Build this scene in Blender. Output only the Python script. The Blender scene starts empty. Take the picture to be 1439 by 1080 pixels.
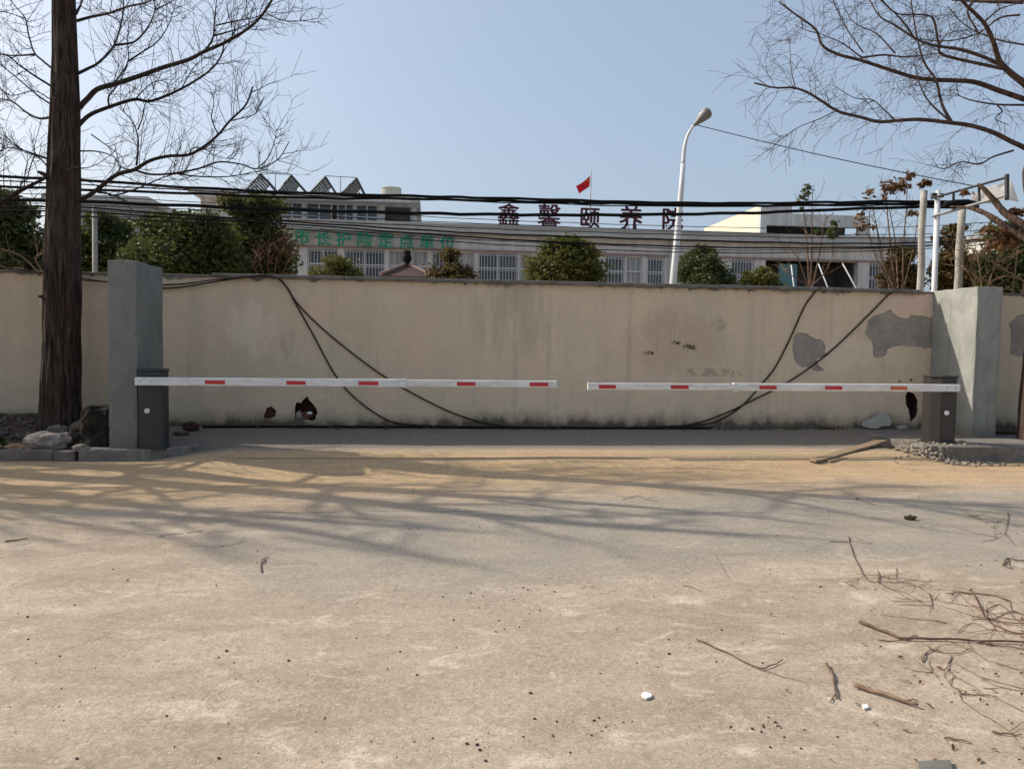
import bpy, bmesh, math, random
import numpy as np
from mathutils import Vector, Matrix, noise as mnoise
SC = bpy.context.scene
COL = SC.collection
R = math.radians
random.seed(7); rng = np.random.default_rng(7)

# ---------------------------------------------------------------- camera, sky, sun, exposure
F, CX, CY = 1081.0, 719.5, 540.0           # focal length in photo pixels
EYE, YAW, PITCH, ROLL = 1.5, R(6.2), 0.0527, 0.0144
fwd = Vector((math.sin(YAW)*math.cos(PITCH), math.cos(YAW)*math.cos(PITCH), -math.sin(PITCH)))
r0 = Vector((math.cos(YAW), -math.sin(YAW), 0)); u0 = r0.cross(fwd)
rt = r0*math.cos(ROLL) + u0*math.sin(ROLL); up = u0*math.cos(ROLL) - r0*math.sin(ROLL)
camd = bpy.data.cameras.new('camera'); cam = bpy.data.objects.new('camera', camd); COL.objects.link(cam)
m3 = Matrix((rt, up, -fwd)).transposed()
cam.matrix_world = Matrix.Translation((0, 0, EYE)) @ m3.to_4x4()
camd.sensor_width = 36; camd.lens = F*36/1439; camd.clip_end = 3000; camd.clip_start = 0.05
SC.camera = cam

LIGHT = Vector((1.15, -0.5, -0.98)).normalized()   # the way the sunlight travels
world = bpy.data.worlds.new("World"); SC.world = world; world.use_nodes = True
nt = world.node_tree; nt.nodes.clear()
sky = nt.nodes.new('ShaderNodeTexSky'); sky.sky_type = 'NISHITA'; sky.sun_disc = False
sky.sun_elevation = math.asin(-LIGHT.z); sky.sun_rotation = math.atan2(-LIGHT.x, -LIGHT.y)
sky.air_density = 1.0; sky.dust_density = 4.5; sky.ozone_density = 1.5; sky.altitude = 50
bg = nt.nodes.new('ShaderNodeBackground'); bg.inputs['Strength'].default_value = 0.125
out = nt.nodes.new('ShaderNodeOutputWorld')
veil = nt.nodes.new('ShaderNodeMix'); veil.data_type = 'RGBA'; veil.inputs[0].default_value = 0.45   # thin winter haze evens the sky out
veil.inputs[7].default_value = (2.6, 3.15, 3.85, 1)
nt.links.new(sky.outputs[0], veil.inputs[6]); nt.links.new(veil.outputs[2], bg.inputs[0]); nt.links.new(bg.outputs[0], out.inputs[0])
sund = bpy.data.lights.new('sun', 'SUN'); sun = bpy.data.objects.new('sun', sund); COL.objects.link(sun)
sund.energy = 3.1; sund.angle = R(0.55); sund.color = (1.0, 0.92, 0.80)
sun.location = (-20, 20, 30); sun.rotation_euler = LIGHT.to_track_quat('-Z', 'Y').to_euler()
SC.view_settings.view_transform = 'Standard'; SC.view_settings.look = 'None'
SC.view_settings.gamma = 1; SC.view_settings.exposure = 0.58

# ---------------------------------------------------------------- measuring: photo pixel -> place
def ray(px, py): return fwd + rt*((px-CX)/F) + up*((CY-py)/F)
O = Vector((0, 0, EYE))
def at(px, py, d): return O + ray(px, py)*d
def onz(px, py, z=0.0):
    r = ray(px, py); return O + r*((z-EYE)/r.z)
def ony(px, py, y):
    r = ray(px, py); return O + r*(y/r.y)

# ---------------------------------------------------------------- materials
class NB:
    def __init__(s, name, rough=0.85, spec=0.3):
        s.m = bpy.data.materials.new(name); s.m.use_nodes = True
        s.t = s.m.node_tree; s.p = s.t.nodes['Principled BSDF']
        s.p.inputs['Roughness'].default_value = rough; s.p.inputs['Specular IOR Level'].default_value = spec
        s.geo = s.t.nodes.new('ShaderNodeNewGeometry')
    def n(s, typ, **kw):
        k = s.t.nodes.new(typ)
        for a, v in kw.items(): setattr(k, a, v)
        return k
    def l(s, a, b): s.t.links.new(a, b)
    def put(s, sock, v):
        if hasattr(v, 'links'): s.l(v, sock)
        elif isinstance(v, (tuple, list)): sock.default_value = (*v, 1) if len(v) == 3 and sock.type == 'RGBA' else v
        else: sock.default_value = v
    def pos(s): return s.geo.outputs['Position']
    def obj(s):
        return s.n('ShaderNodeTexCoord').outputs['Object']
    def scale(s, v, sc, off=(0, 0, 0)):
        k = s.n('ShaderNodeMapping'); s.l(v, k.inputs[0]); k.inputs['Scale'].default_value = sc; k.inputs['Location'].default_value = off
        return k.outputs[0]
    def noise(s, v, sc, det=5, rough=0.6, dist=0.0):
        k = s.n('ShaderNodeTexNoise'); s.l(v, k.inputs['Vector']); k.inputs['Scale'].default_value = sc
        k.inputs['Detail'].default_value = det; k.inputs['Roughness'].default_value = rough; k.inputs['Distortion'].default_value = dist
        return k.outputs[0]
    def ramp(s, f, a, b, lo=0.0, hi=1.0):
        k = s.n('ShaderNodeMapRange', interpolation_type='SMOOTHSTEP'); s.put(k.inputs[0], f)
        k.inputs[1].default_value = a; k.inputs[2].default_value = b; k.inputs[3].default_value = lo; k.inputs[4].default_value = hi
        return k.outputs[0]
    def mix(s, f, a, b, mode='MIX'):
        k = s.n('ShaderNodeMix', data_type='RGBA', blend_type=mode); s.put(k.inputs[0], f); s.put(k.inputs[6], a); s.put(k.inputs[7], b)
        return k.outputs[2]
    def math(s, op, a, b=0.0):
        k = s.n('ShaderNodeMath', operation=op); s.put(k.inputs[0], a); s.put(k.inputs[1], b); return k.outputs[0]
    def xyz(s, v):
        k = s.n('ShaderNodeSeparateXYZ'); s.l(v, k.inputs[0]); return k.outputs
    def color(s, c): s.put(s.p.inputs['Base Color'], c)
    def bump(s, h, strength=0.3, dist=0.02):
        k = s.n('ShaderNodeBump'); k.inputs['Strength'].default_value = strength; k.inputs['Distance'].default_value = dist
        s.put(k.inputs['Height'], h); s.l(k.outputs[0], s.p.inputs['Normal'])

def simple(name, c1, c2=None, sc=3.0, rough=0.85, bump=0.2, bsc=40, metal=0.0, spec=0.3, stretch=(1, 1, 1)):
    b = NB(name, rough, spec); v = b.scale(b.pos(), stretch)
    c2 = c2 or tuple(x*0.75 for x in c1)
    f = b.ramp(b.noise(v, sc), 0.3, 0.7); c = b.mix(f, c1, c2)
    g = b.noise(v, bsc, 3)
    c = b.mix(b.ramp(g, 0.35, 0.75, 0.0, 0.35), c, tuple(x*0.6 for x in c2)); b.color(c)
    if bump: b.bump(g, bump, 0.01)
    b.p.inputs['Metallic'].default_value = metal
    return b.m

def leafmat(name, cols, trans=0.38):
    b = NB(name, 0.6, 0.35)
    r = b.geo.outputs['Random Per Island']
    k = b.n('ShaderNodeValToRGB'); b.l(r, k.inputs[0]); e = k.color_ramp.elements
    e[0].color = (*cols[0], 1); e[1].color = (*cols[-1], 1)
    for i, c in enumerate(cols[1:-1]):
        q = e.new((i+1)/(len(cols)-1)); q.color = (*c, 1)
    big = b.noise(b.pos(), 0.9, 2)
    c = b.mix(b.ramp(big, 0.35, 0.7, 0.0, 0.6), k.outputs[0], cols[len(cols)//2]); b.color(c)
    tr = b.n('ShaderNodeBsdfTranslucent'); b.l(c, tr.inputs[0])
    mx = b.n('ShaderNodeMixShader'); mx.inputs[0].default_value = trans
    o = [n for n in b.t.nodes if n.type == 'OUTPUT_MATERIAL'][0]
    b.l(b.p.outputs[0], mx.inputs[1]); b.l(tr.outputs[0], mx.inputs[2]); b.l(mx.outputs[0], o.inputs[0])
    return b.m

def ground_mat():
    b = NB('worn_concrete', 0.9, 0.25); P = b.pos(); x, y, z = b.xyz(P)
    big = b.noise(P, 0.35, 6, 0.6, 0.4); mid = b.noise(b.scale(P, (0.8, 1.6, 1)), 1.6, 8, 0.68, 0.6); fin = b.noise(P, 14, 6, 0.75); grit = b.noise(P, 90, 3, 0.8)
    c = b.mix(b.ramp(mid, 0.33, 0.68), (0.29, 0.235, 0.18), (0.46, 0.39, 0.315))
    c = b.mix(b.ramp(big, 0.42, 0.62, 0, 0.75), c, (0.375, 0.325, 0.27))
    pale = b.ramp(b.noise(b.scale(P, (1, 1.7, 1), (3, 1, 0)), 2.3, 9, 0.72, 0.8), 0.53, 0.68, 0, 0.75)
    c = b.mix(pale, c, (0.66, 0.585, 0.495))
    sp = b.ramp(b.noise(b.scale(P, (1, 1.3, 1), (7, 2, 0)), 6.5, 9, 0.8, 0.5), 0.54, 0.66, 0, 0.55); c = b.mix(sp, c, (0.58, 0.52, 0.44))
    dk = b.ramp(b.noise(b.scale(P, (1, 1.4, 1), (1, 8, 0)), 4.0, 9, 0.8, 0.5), 0.54, 0.70, 0, 0.55); c = b.mix(dk, c, (0.235, 0.19, 0.145))
    # broad tree-crown shadow painted as a grey band across the road
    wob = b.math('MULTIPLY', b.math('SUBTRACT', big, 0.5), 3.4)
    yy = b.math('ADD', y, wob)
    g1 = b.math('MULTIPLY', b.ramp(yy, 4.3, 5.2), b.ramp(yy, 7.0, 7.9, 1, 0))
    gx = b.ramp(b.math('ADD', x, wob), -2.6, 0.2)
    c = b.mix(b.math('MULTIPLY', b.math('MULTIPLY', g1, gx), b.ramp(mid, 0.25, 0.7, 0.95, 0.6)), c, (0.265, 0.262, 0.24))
    # yellow-brown sand lying along the gate
    wob2 = b.math('MULTIPLY', b.math('SUBTRACT', b.noise(b.scale(P, (0.5, 1.2, 1)), 1.1, 6, 0.65), 0.5), 2.2)
    y2 = b.math('ADD', y, wob2)
    slope = b.math('ADD', y2, b.math('MULTIPLY', b.ramp(x, -6, 3, 1.0, 0.0), 1.0))
    s1 = b.math('MULTIPLY', b.ramp(slope, 6.9, 8.9), b.ramp(b.math('ADD', y, b.math('MULTIPLY', wob2, 0.18)), 9.5, 10.2, 1, 0))
    sandc = b.mix(b.ramp(b.noise(b.scale(P, (0.7, 3.5, 1)), 2.4, 7, 0.7), 0.35, 0.7), (0.54, 0.385, 0.21), (0.43, 0.295, 0.155))
    c = b.mix(b.math('MULTIPLY', s1, 0.88), c, sandc)
    # thin dried cracks and drag lines in the sand, faint tyre wear lengthways
    ln = b.noise(b.scale(P, (0.55, 4.2, 1), (2, 0, 0)), 1.5, 5, 0.6, 0.5); ll = b.ramp(b.math('ABSOLUTE', b.math('SUBTRACT', ln, 0.5)), 0.0, 0.012, 1, 0)
    c = b.mix(b.math('MULTIPLY', b.math('MULTIPLY', ll, s1), b.ramp(b.noise(P, 1.4, 3), 0.42, 0.6, 0, 0.75)), c, (0.16, 0.105, 0.06))
    ty = b.noise(b.scale(P, (0.10, 2.6, 1), (5, 0, 0)), 1.6, 4, 0.55)
    c = b.mix(b.math('MULTIPLY', b.ramp(ty, 0.52, 0.66, 0, 0.45), b.ramp(y, 4.8, 6.2)), c, (0.255, 0.215, 0.165))
    hl = b.noise(b.scale(P, (1, 1.2, 1), (0, 6, 0)), 0.9, 8, 0.62, 0.3); c = b.mix(b.math('MULTIPLY', b.ramp(b.math('ABSOLUTE', b.math('SUBTRACT', hl, 0.5)), 0.0, 0.0035, 1, 0), b.ramp(big, 0.46, 0.56, 0, 0.55)), c, (0.14, 0.11, 0.085))
    # smooth apron by the wall, coloured darker to deepen the shadow lying there
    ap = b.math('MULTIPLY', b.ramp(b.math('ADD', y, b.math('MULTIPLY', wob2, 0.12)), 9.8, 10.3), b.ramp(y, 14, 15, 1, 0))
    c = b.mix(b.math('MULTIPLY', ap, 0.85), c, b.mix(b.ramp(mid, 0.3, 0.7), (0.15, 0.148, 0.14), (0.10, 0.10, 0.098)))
    # dark specks and fine texture
    sp1 = b.noise(P, 34, 5, 0.75); sp2 = b.noise(b.scale(P, (1, 1, 1), (3, 3, 3)), 75, 4, 0.8)
    c = b.mix(b.ramp(sp1, 0.50, 0.66, 0, 0.36), c, (0.24, 0.195, 0.15)); c = b.mix(b.ramp(sp1, 0.50, 0.36, 0, 0.28), c, (0.60, 0.535, 0.45))
    c = b.mix(b.ramp(sp2, 0.52, 0.64, 0, 0.55), c, (0.20, 0.165, 0.13)); c = b.mix(b.ramp(sp2, 0.47, 0.36, 0, 0.35), c, (0.62, 0.56, 0.48))
    c = b.mix(b.ramp(fin, 0.48, 0.70, 0, 0.45), c, (0.21, 0.175, 0.135))
    c = b.mix(b.ramp(grit, 0.56, 0.70, 0, 0.55), c, (0.15, 0.125, 0.10))
    c = b.mix(b.ramp(b.noise(P, 55, 2, 0.5), 0.70, 0.76, 0, 0.7), c, (0.62, 0.57, 0.50))
    # joints and the edge line of the apron
    def line(yv, w, x0, x1, wig=0.05):
        dd = b.math('ABSOLUTE', b.math('SUBTRACT', b.math('ADD', y, b.math('MULTIPLY', b.math('SUBTRACT', mid, 0.5), wig)), yv))
        q = b.ramp(dd, w*0.5, w*1.6, 1, 0)
        return b.math('MULTIPLY', b.math('MULTIPLY', q, b.ramp(x, x0, x0+0.5)), b.ramp(x, x1-0.5, x1, 1, 0))
    c = b.mix(b.math('MULTIPLY', line(9.38, 0.022, -2.6, 9.5), 0.75), c, (0.10, 0.08, 0.06))
    c = b.mix(b.math('MULTIPLY', line(6.86, 0.012, -1.8, 1.4, 0.12), 0.6), c, (0.13, 0.10, 0.075))
    # cracks
    def crack(cx, cy, rx, ry, w):
        dx = b.math('DIVIDE', b.math('SUBTRACT', x, cx), rx); dy = b.math('DIVIDE', b.math('SUBTRACT', y, cy), ry)
        r = b.math('SQRT', b.math('ADD', b.math('MULTIPLY', dx, dx), b.math('MULTIPLY', dy, dy)))
        r = b.math('ADD', r, b.math('MULTIPLY', b.math('SUBTRACT', b.noise(P, 5, 7, 0.75), 0.5), 1.5))
        q = b.ramp(b.math('ABSOLUTE', b.math('SUBTRACT', r, 1.0)), 0.0, w, 1, 0)
        return b.math('MULTIPLY', q, b.ramp(b.math('MULTIPLY', dx, dy), -0.35, -0.1, 1, 0))
    cr = onz(285, 757)
    c = b.mix(b.math('MULTIPLY', crack(cr.x, cr.y, 0.34, 0.24, 0.14), 0.7), c, (0.10, 0.075, 0.05))
    vz = b.n('ShaderNodeTexVoronoi', feature='DISTANCE_TO_EDGE'); b.l(b.mix(0.12, P, b.n('ShaderNodeTexNoise').outputs[1]), vz.inputs['Vector']); vz.inputs['Scale'].default_value = 0.42
    c = b.mix(b.math('MULTIPLY', b.ramp(vz.outputs[0], 0.0, 0.006, 1, 0), b.ramp(b.noise(P, 0.8, 3), 0.5, 0.62, 0, 0.4)), c, (0.12, 0.095, 0.07))
    c = b.mix(1.0, c, (0.985, 0.93, 0.865), 'MULTIPLY'); b.color(c)
    h = b.math('ADD', b.math('MULTIPLY', fin, 0.6), b.math('ADD', b.math('MULTIPLY', grit, 0.25), mid)); b.bump(h, 0.8, 0.014)
    return b.m

def wall_mat():
    b = NB('cream_render', 0.9, 0.2); P = b.pos(); x, y, z = b.xyz(P)
    big = b.noise(P, 0.55, 5, 0.6); st = b.noise(b.scale(P, (2.2, 1, 0.16)), 1.7, 6, 0.65, 0.2); fin = b.noise(P, 9, 6, 0.7); gr = b.noise(P, 70, 3)
    c = b.mix(b.ramp(big, 0.35, 0.65), (0.62, 0.515, 0.375), (0.55, 0.47, 0.34))
    c = b.mix(b.ramp(b.noise(b.scale(P, (1, 1, 1), (9, 0, 4)), 1.1, 4), 0.52, 0.68, 0, 0.7), c, (0.62, 0.46, 0.35))
    c = b.mix(b.ramp(st, 0.46, 0.72, 0, 0.40), c, (0.40, 0.36, 0.26))
    c = b.mix(b.ramp(b.noise(b.scale(P, (5.5, 1, 0.22)), 2.0, 5, 0.6), 0.60, 0.74, 0, 0.30), c, (0.30, 0.27, 0.20))
    c = b.mix(b.ramp(fin, 0.42, 0.8, 0, 0.35), c, (0.42, 0.35, 0.26))
    c = b.mix(b.ramp(b.noise(b.scale(P, (1, 1, 0.8), (2, 5, 7)), 1.5, 8, 0.7, 0.8), 0.5, 0.7, 0, 0.5), c, (0.46, 0.40, 0.30))
    c = b.mix(b.ramp(b.noise(b.scale(P, (1, 1, 0.8), (6, 1, 2)), 2.2, 8, 0.72, 0.8), 0.56, 0.68, 0, 0.4), c, (0.68, 0.585, 0.45))
    # pale scuffs, left
    def blob(x0, z0, rx, rz, lo, hi, sc=4, strg=0.9, s3=(1, 1, 1)):
        dx = b.math('DIVIDE', b.math('SUBTRACT', x, x0), rx); dz = b.math('DIVIDE', b.math('SUBTRACT', z, z0), rz)
        r = b.math('ADD', b.math('MULTIPLY', dx, dx), b.math('MULTIPLY', dz, dz)); env = b.ramp(r, 0.1, 1.0, 0.34, 0)
        n = b.noise(b.scale(P, s3), sc, 6, 0.7); return b.ramp(b.math('ADD', n, env), lo, hi, 0, strg)
    q = ony(350, 460, 11.6); c = b.mix(blob(q.x, q.z, 0.5, 0.7, 0.72, 0.92, 4, 0.55, (1, 1, 0.6)), c, (0.66, 0.58, 0.46))
    q = ony(405, 480, 11.6); c = b.mix(blob(q.x, q.z, 0.18, 0.35, 0.68, 0.9, 5, 0.45, (1, 1, 0.5)), c, (0.30, 0.26, 0.19))
    # water-run and mould marks
    q = ony(945, 470, 11.6); c = b.mix(blob(q.x, q.z, 0.75, 0.7, 0.76, 1.02, 5, 0.42, (3.0, 1, 0.35)), c, (0.27, 0.22, 0.155))
    q = ony(950, 480, 11.6); c = b.mix(blob(q.x, q.z, 1.0, 0.7, 0.55, 0.95, 3, 0.6), c, (0.44, 0.335, 0.235))
    q = ony(1275, 425, 11.6); c = b.mix(blob(q.x, q.z, 0.7, 0.25, 0.5, 0.8, 3, 0.6), c, (0.62, 0.46, 0.385))
    q = ony(1190, 500, 11.6); c = b.mix(blob(q.x, q.z, 0.9, 0.45, 0.6, 0.9, 4, 0.45), c, (0.68, 0.58, 0.46))
    for px, py, rx, rz in ((970, 487, 0.2, 0.09), (912, 496, 0.14, 0.05), (950, 481, 0.15, 0.05)):
        q = ony(px, py, 11.6); c = b.mix(blob(q.x, q.z, rx, rz, 0.78, 0.86, 24, 0.9), c, (0.04, 0.03, 0.022))
    q = ony(1010, 455, 11.6); c = b.mix(blob(q.x, q.z, 0.22, 0.2, 0.74, 0.92, 14, 0.4), c, (0.22, 0.19, 0.14))
    q = ony(1000, 523, 11.6); c = b.mix(blob(q.x, q.z, 1.1, 0.12, 0.80, 0.92, 8, 0.6), c, (0.25, 0.21, 0.15))
    q = ony(720, 450, 11.6); c = b.mix(blob(q.x, q.z, 1.0, 0.9, 0.70, 0.95, 2, 0.5, (2.5, 1, 0.3)), c, (0.33, 0.31, 0.23))
    for px in (772, 725, 885): # straight water runs from the coping
        q = ony(px, 450, 11.6); dd = b.math('ABSOLUTE', b.math('SUBTRACT', x, q.x))
        c = b.mix(b.math('MULTIPLY', b.ramp(dd, 0.005, 0.06, 1, 0), b.ramp(b.noise(b.scale(P, (1, 1, 0.6)), 4, 4), 0.3, 0.7, 0.05, 0.3)), c, (0.22, 0.20, 0.15))
    # grime at the foot, ragged darker edge under the coping
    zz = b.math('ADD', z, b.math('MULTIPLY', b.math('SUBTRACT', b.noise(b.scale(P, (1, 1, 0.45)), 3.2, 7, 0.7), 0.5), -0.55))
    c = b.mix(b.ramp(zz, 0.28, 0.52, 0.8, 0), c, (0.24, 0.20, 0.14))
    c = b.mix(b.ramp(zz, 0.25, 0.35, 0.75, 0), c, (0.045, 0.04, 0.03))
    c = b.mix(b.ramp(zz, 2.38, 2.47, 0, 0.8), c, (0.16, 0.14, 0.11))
    c = b.mix(b.ramp(gr, 0.55, 0.8, 0, 0.25), c, (0.30, 0.25, 0.18)); b.color(c)
    b.color(b.mix(1.0, c, (1.14, 1.10, 1.08), 'MULTIPLY')); b.bump(b.math('ADD', b.math('MULTIPLY', fin, 0.6), b.math('MULTIPLY', gr, 0.2)), 0.35, 0.01)
    return b.m

def pillar_mat(k=1.0):
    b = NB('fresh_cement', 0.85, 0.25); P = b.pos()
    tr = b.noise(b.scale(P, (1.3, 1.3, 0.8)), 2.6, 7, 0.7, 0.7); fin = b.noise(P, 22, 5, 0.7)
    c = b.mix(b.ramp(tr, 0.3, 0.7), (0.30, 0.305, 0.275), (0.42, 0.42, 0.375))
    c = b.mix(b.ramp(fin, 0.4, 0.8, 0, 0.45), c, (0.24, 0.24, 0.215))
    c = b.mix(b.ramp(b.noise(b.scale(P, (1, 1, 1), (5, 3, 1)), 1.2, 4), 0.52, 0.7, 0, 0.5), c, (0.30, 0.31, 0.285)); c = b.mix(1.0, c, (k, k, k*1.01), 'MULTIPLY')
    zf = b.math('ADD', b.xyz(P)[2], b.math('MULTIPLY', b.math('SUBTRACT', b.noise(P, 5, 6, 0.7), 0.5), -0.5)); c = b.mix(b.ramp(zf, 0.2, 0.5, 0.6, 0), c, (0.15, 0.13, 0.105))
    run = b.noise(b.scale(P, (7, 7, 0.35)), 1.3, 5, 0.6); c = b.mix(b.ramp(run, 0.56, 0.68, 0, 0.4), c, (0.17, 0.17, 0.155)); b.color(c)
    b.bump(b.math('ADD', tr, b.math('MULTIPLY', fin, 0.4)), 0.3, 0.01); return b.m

def bark_mat(name, c1, c2, c3):
    b = NB(name, 0.95, 0.15); P = b.pos()
    fl = b.noise(b.scale(P, (1, 1, 0.09)), 26, 5, 0.65, 0.3); big = b.noise(b.scale(P, (1, 1, 0.4)), 3.5, 4)
    c = b.mix(b.ramp(fl, 0.35, 0.65), c1, c2); c = b.mix(b.ramp(big, 0.45, 0.7, 0, 0.7), c, c3); b.color(c)
    b.bump(fl, 1.0, 0.06); return b.m

def brick_mat():
    b = NB('broken_brick', 0.95, 0.1); P = b.pos()
    k = b.n('ShaderNodeTexBrick'); b.l(b.scale(P, (1, 1, 1)), k.inputs['Vector']); k.inputs['Scale'].default_value = 4
    n = b.noise(P, 25, 5)
    c = b.mix(b.ramp(n, 0.35, 0.7), (0.10, 0.046, 0.034), (0.045, 0.024, 0.02)); b.color(c); b.bump(n, 0.9, 0.03); return b.m

M = {}
M['ground'] = ground_mat(); M['wall'] = wall_mat(); M['pillar'] = pillar_mat(0.84); M['pillar_shaded'] = pillar_mat(0.55); M['brick'] = brick_mat()  # second pillar cement is darkened to paint in the left pillar's shade
M['bark'] = bark_mat('furrowed_bark', (0.105, 0.080, 0.064), (0.025, 0.017, 0.014), (0.085, 0.045, 0.033))
M['barkred'] = bark_mat('red_bark', (0.15, 0.095, 0.07), (0.05, 0.03, 0.023), (0.12, 0.09, 0.07))
M['limb'] = simple('limb_bark', (0.045, 0.034, 0.028), (0.022, 0.017, 0.015), 12, 0.95, 0.3)
M['limbred'] = simple('limb_bark_brown', (0.12, 0.075, 0.055), (0.04, 0.028, 0.024), 9, 0.95, 0.3)
M['coping'] = simple('coping_stone', (0.22, 0.21, 0.185), (0.12, 0.115, 0.10), 4, 0.9, 0.4, 25)
M['cement'] = simple('bare_cement_render', (0.40, 0.345, 0.295), (0.29, 0.25, 0.215), 4, 0.95, 0.5, 30)
M['kerb'] = simple('kerb_stone', (0.22, 0.185, 0.155), (0.11, 0.09, 0.077), 5, 0.95, 0.6, 22)
M['island'] = simple('plinth_concrete', (0.25, 0.225, 0.195), (0.15, 0.135, 0.12), 3.5, 0.95, 0.5, 28)
M['soil'] = simple('dry_soil', (0.11, 0.075, 0.052), (0.055, 0.040, 0.03), 6, 1.0, 0.9, 30)
M['rock'] = simple('pale_rock', (0.36, 0.31, 0.27), (0.21, 0.175, 0.15), 7, 0.95, 0.7, 26)
M['moss'] = simple('mossy_dark_stone', (0.034, 0.027, 0.018), (0.015, 0.012, 0.010), 6, 1.0, 0.6, 26)
M['cab_grey'] = simple('charcoal_paint', (0.030, 0.035, 0.036), (0.025, 0.029, 0.030), 2, 0.45, 0.03, 200, 0.0, 0.5)
M['cab_brown'] = simple('brown_black_paint', (0.040, 0.033, 0.030), (0.033, 0.028, 0.026), 2, 0.42, 0.03, 200, 0.0, 0.5)
M['white'] = simple('white_arm_paint', (0.85, 0.85, 0.83), (0.64, 0.635, 0.60), 5, 0.42, 0.0, 28, 0.0, 0.4, (0.6, 1, 3))
M['red'] = simple('red_reflector', (0.58, 0.02, 0.03), (0.50, 0.015, 0.025), 8, 0.3, 0.0, 80, 0.0, 0.6)
M['orange'] = simple('faded_reflector', (0.66, 0.13, 0.05), (0.58, 0.10, 0.04), 8, 0.3, 0.0, 80, 0.0, 0.6)
M['steel'] = simple('bare_steel', (0.55, 0.55, 0.54), (0.42, 0.42, 0.42), 10, 0.35, 0.0, 80, 0.8)
M['cable'] = simple('black_cable', (0.010, 0.010, 0.011), (0.007, 0.007, 0.008), 6, 0.75, 0.0, 40, 0.0, 0.1)
M['wirebrown'] = simple('dusty_cable', (0.055, 0.036, 0.026), (0.03, 0.02, 0.016), 6, 0.75, 0.0)
M['lamp_white'] = simple('lamp_pole_paint', (0.66, 0.67, 0.68), (0.58, 0.59, 0.60), 3, 0.4, 0.0, 60, 0.0, 0.5)
M['lamp_head'] = simple('lamp_head_grey', (0.24, 0.24, 0.22), (0.18, 0.18, 0.165), 4, 0.5, 0.0)
M['lens'] = simple('lamp_lens', (0.36, 0.32, 0.24), (0.30, 0.27, 0.21), 4, 0.2, 0.0)
M['post'] = simple('concrete_post', (0.42, 0.405, 0.36), (0.29, 0.275, 0.245), 4, 0.95, 0.4, 30)
M['galv'] = simple('galvanised_steel', (0.40, 0.40, 0.38), (0.30, 0.30, 0.285), 8, 0.5, 0.1, 60, 0.3)
M['darksteel'] = simple('dark_steel', (0.085, 0.085, 0.09), (0.06, 0.06, 0.065), 8, 0.6, 0.1, 60, 0.2)
M['facade'] = simple('grey_facade_paint', (0.58, 0.57, 0.55), (0.43, 0.425, 0.405), 1.4, 0.9, 0.1, 5, stretch=(1.6, 1, 0.12))
M['parapet'] = simple('parapet_render', (0.44, 0.45, 0.44), (0.36, 0.365, 0.36), 0.6, 0.9, 0.1, 8, stretch=(1, 1, 0.4))
M['facade_sunlit'] = simple('sunlit_facade_paint', (0.70, 0.62, 0.47), (0.62, 0.545, 0.41), 0.6, 0.9, 0.1, 8)  # warm cream paints sunlight onto the rooftop block's side wall
M['lintel'] = simple('pink_lintel', (0.30, 0.21, 0.18), (0.25, 0.18, 0.155), 1, 0.9, 0.1, 8)
M['winframe'] = simple('white_window_frame', (0.58, 0.59, 0.61), (0.50, 0.51, 0.53), 2, 0.5, 0.0)
M['recess'] = simple('dark_recess_wall', (0.085, 0.082, 0.08), (0.055, 0.054, 0.053), 1, 0.9, 0.0)
M['slat'] = simple('grey_slat', (0.22, 0.23, 0.235), (0.13, 0.135, 0.14), 4, 0.5, 0.0)
M['tank'] = simple('cream_tank', (0.55, 0.54, 0.45), (0.47, 0.46, 0.385), 2, 0.7, 0.05, 20)
M['green'] = simple('green_letter', (0.015, 0.27, 0.155), (0.012, 0.22, 0.125), 3, 0.5, 0.0)
M['maroon'] = simple('maroon_letter', (0.085, 0.012, 0.022), (0.055, 0.008, 0.018), 3, 0.5, 0.0)
M['flagred'] = simple('flag_red', (0.62, 0.012, 0.02), (0.52, 0.01, 0.018), 3, 0.8, 0.0)
M['yellow'] = simple('flag_yellow', (0.75, 0.55, 0.04), (0.7, 0.5, 0.04), 3, 0.8, 0.0)
M['rooftile'] = simple('red_brown_tiles', (0.11, 0.062, 0.054), (0.065, 0.042, 0.038), 3, 0.9, 0.3, 20)
M['wood'] = simple('weathered_plank', (0.33, 0.24, 0.145), (0.22, 0.155, 0.095), 8, 0.9, 0.4, 40, stretch=(0.3, 1, 1))
M['twig'] = simple('dry_twig', (0.21, 0.14, 0.095), (0.11, 0.072, 0.05), 14, 0.95, 0.3)
M['twigpale'] = simple('pale_stick', (0.28, 0.19, 0.12), (0.17, 0.11, 0.07), 14, 0.95, 0.3)
M['twigred'] = simple('reddish_twig', (0.17, 0.075, 0.055), (0.09, 0.045, 0.036), 14, 0.95, 0.3)
M['plaster'] = simple('fallen_plaster', (0.42, 0.395, 0.34), (0.35, 0.325, 0.28), 4, 0.95, 0.3, 30)
M['paper'] = simple('white_scrap', (0.80, 0.78, 0.74), (0.74, 0.72, 0.68), 4, 0.8, 0.0)
M['grit'] = simple('dark_grit', (0.095, 0.065, 0.045), (0.05, 0.036, 0.026), 20, 1.0, 0.3)
M['gravel'] = simple('rubble_gravel', (0.42, 0.35, 0.27), (0.25, 0.205, 0.155), 9, 0.95, 0.5, 30)
M['farwall'] = simple('far_wall', (0.30, 0.31, 0.32), (0.25, 0.26, 0.27), 0.4, 0.9, 0.0)
M['farwhite'] = simple('far_white_wall', (0.72, 0.70, 0.66), (0.64, 0.62, 0.59), 0.4, 0.9, 0.0)
M['brickred'] = simple('brick_face', (0.20, 0.085, 0.055), (0.11, 0.05, 0.035), 12, 0.95, 0.5)
b = NB('window_glass', 0.08, 0.6); b.color((0.05, 0.06, 0.065)); M['glass'] = b.m
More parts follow.
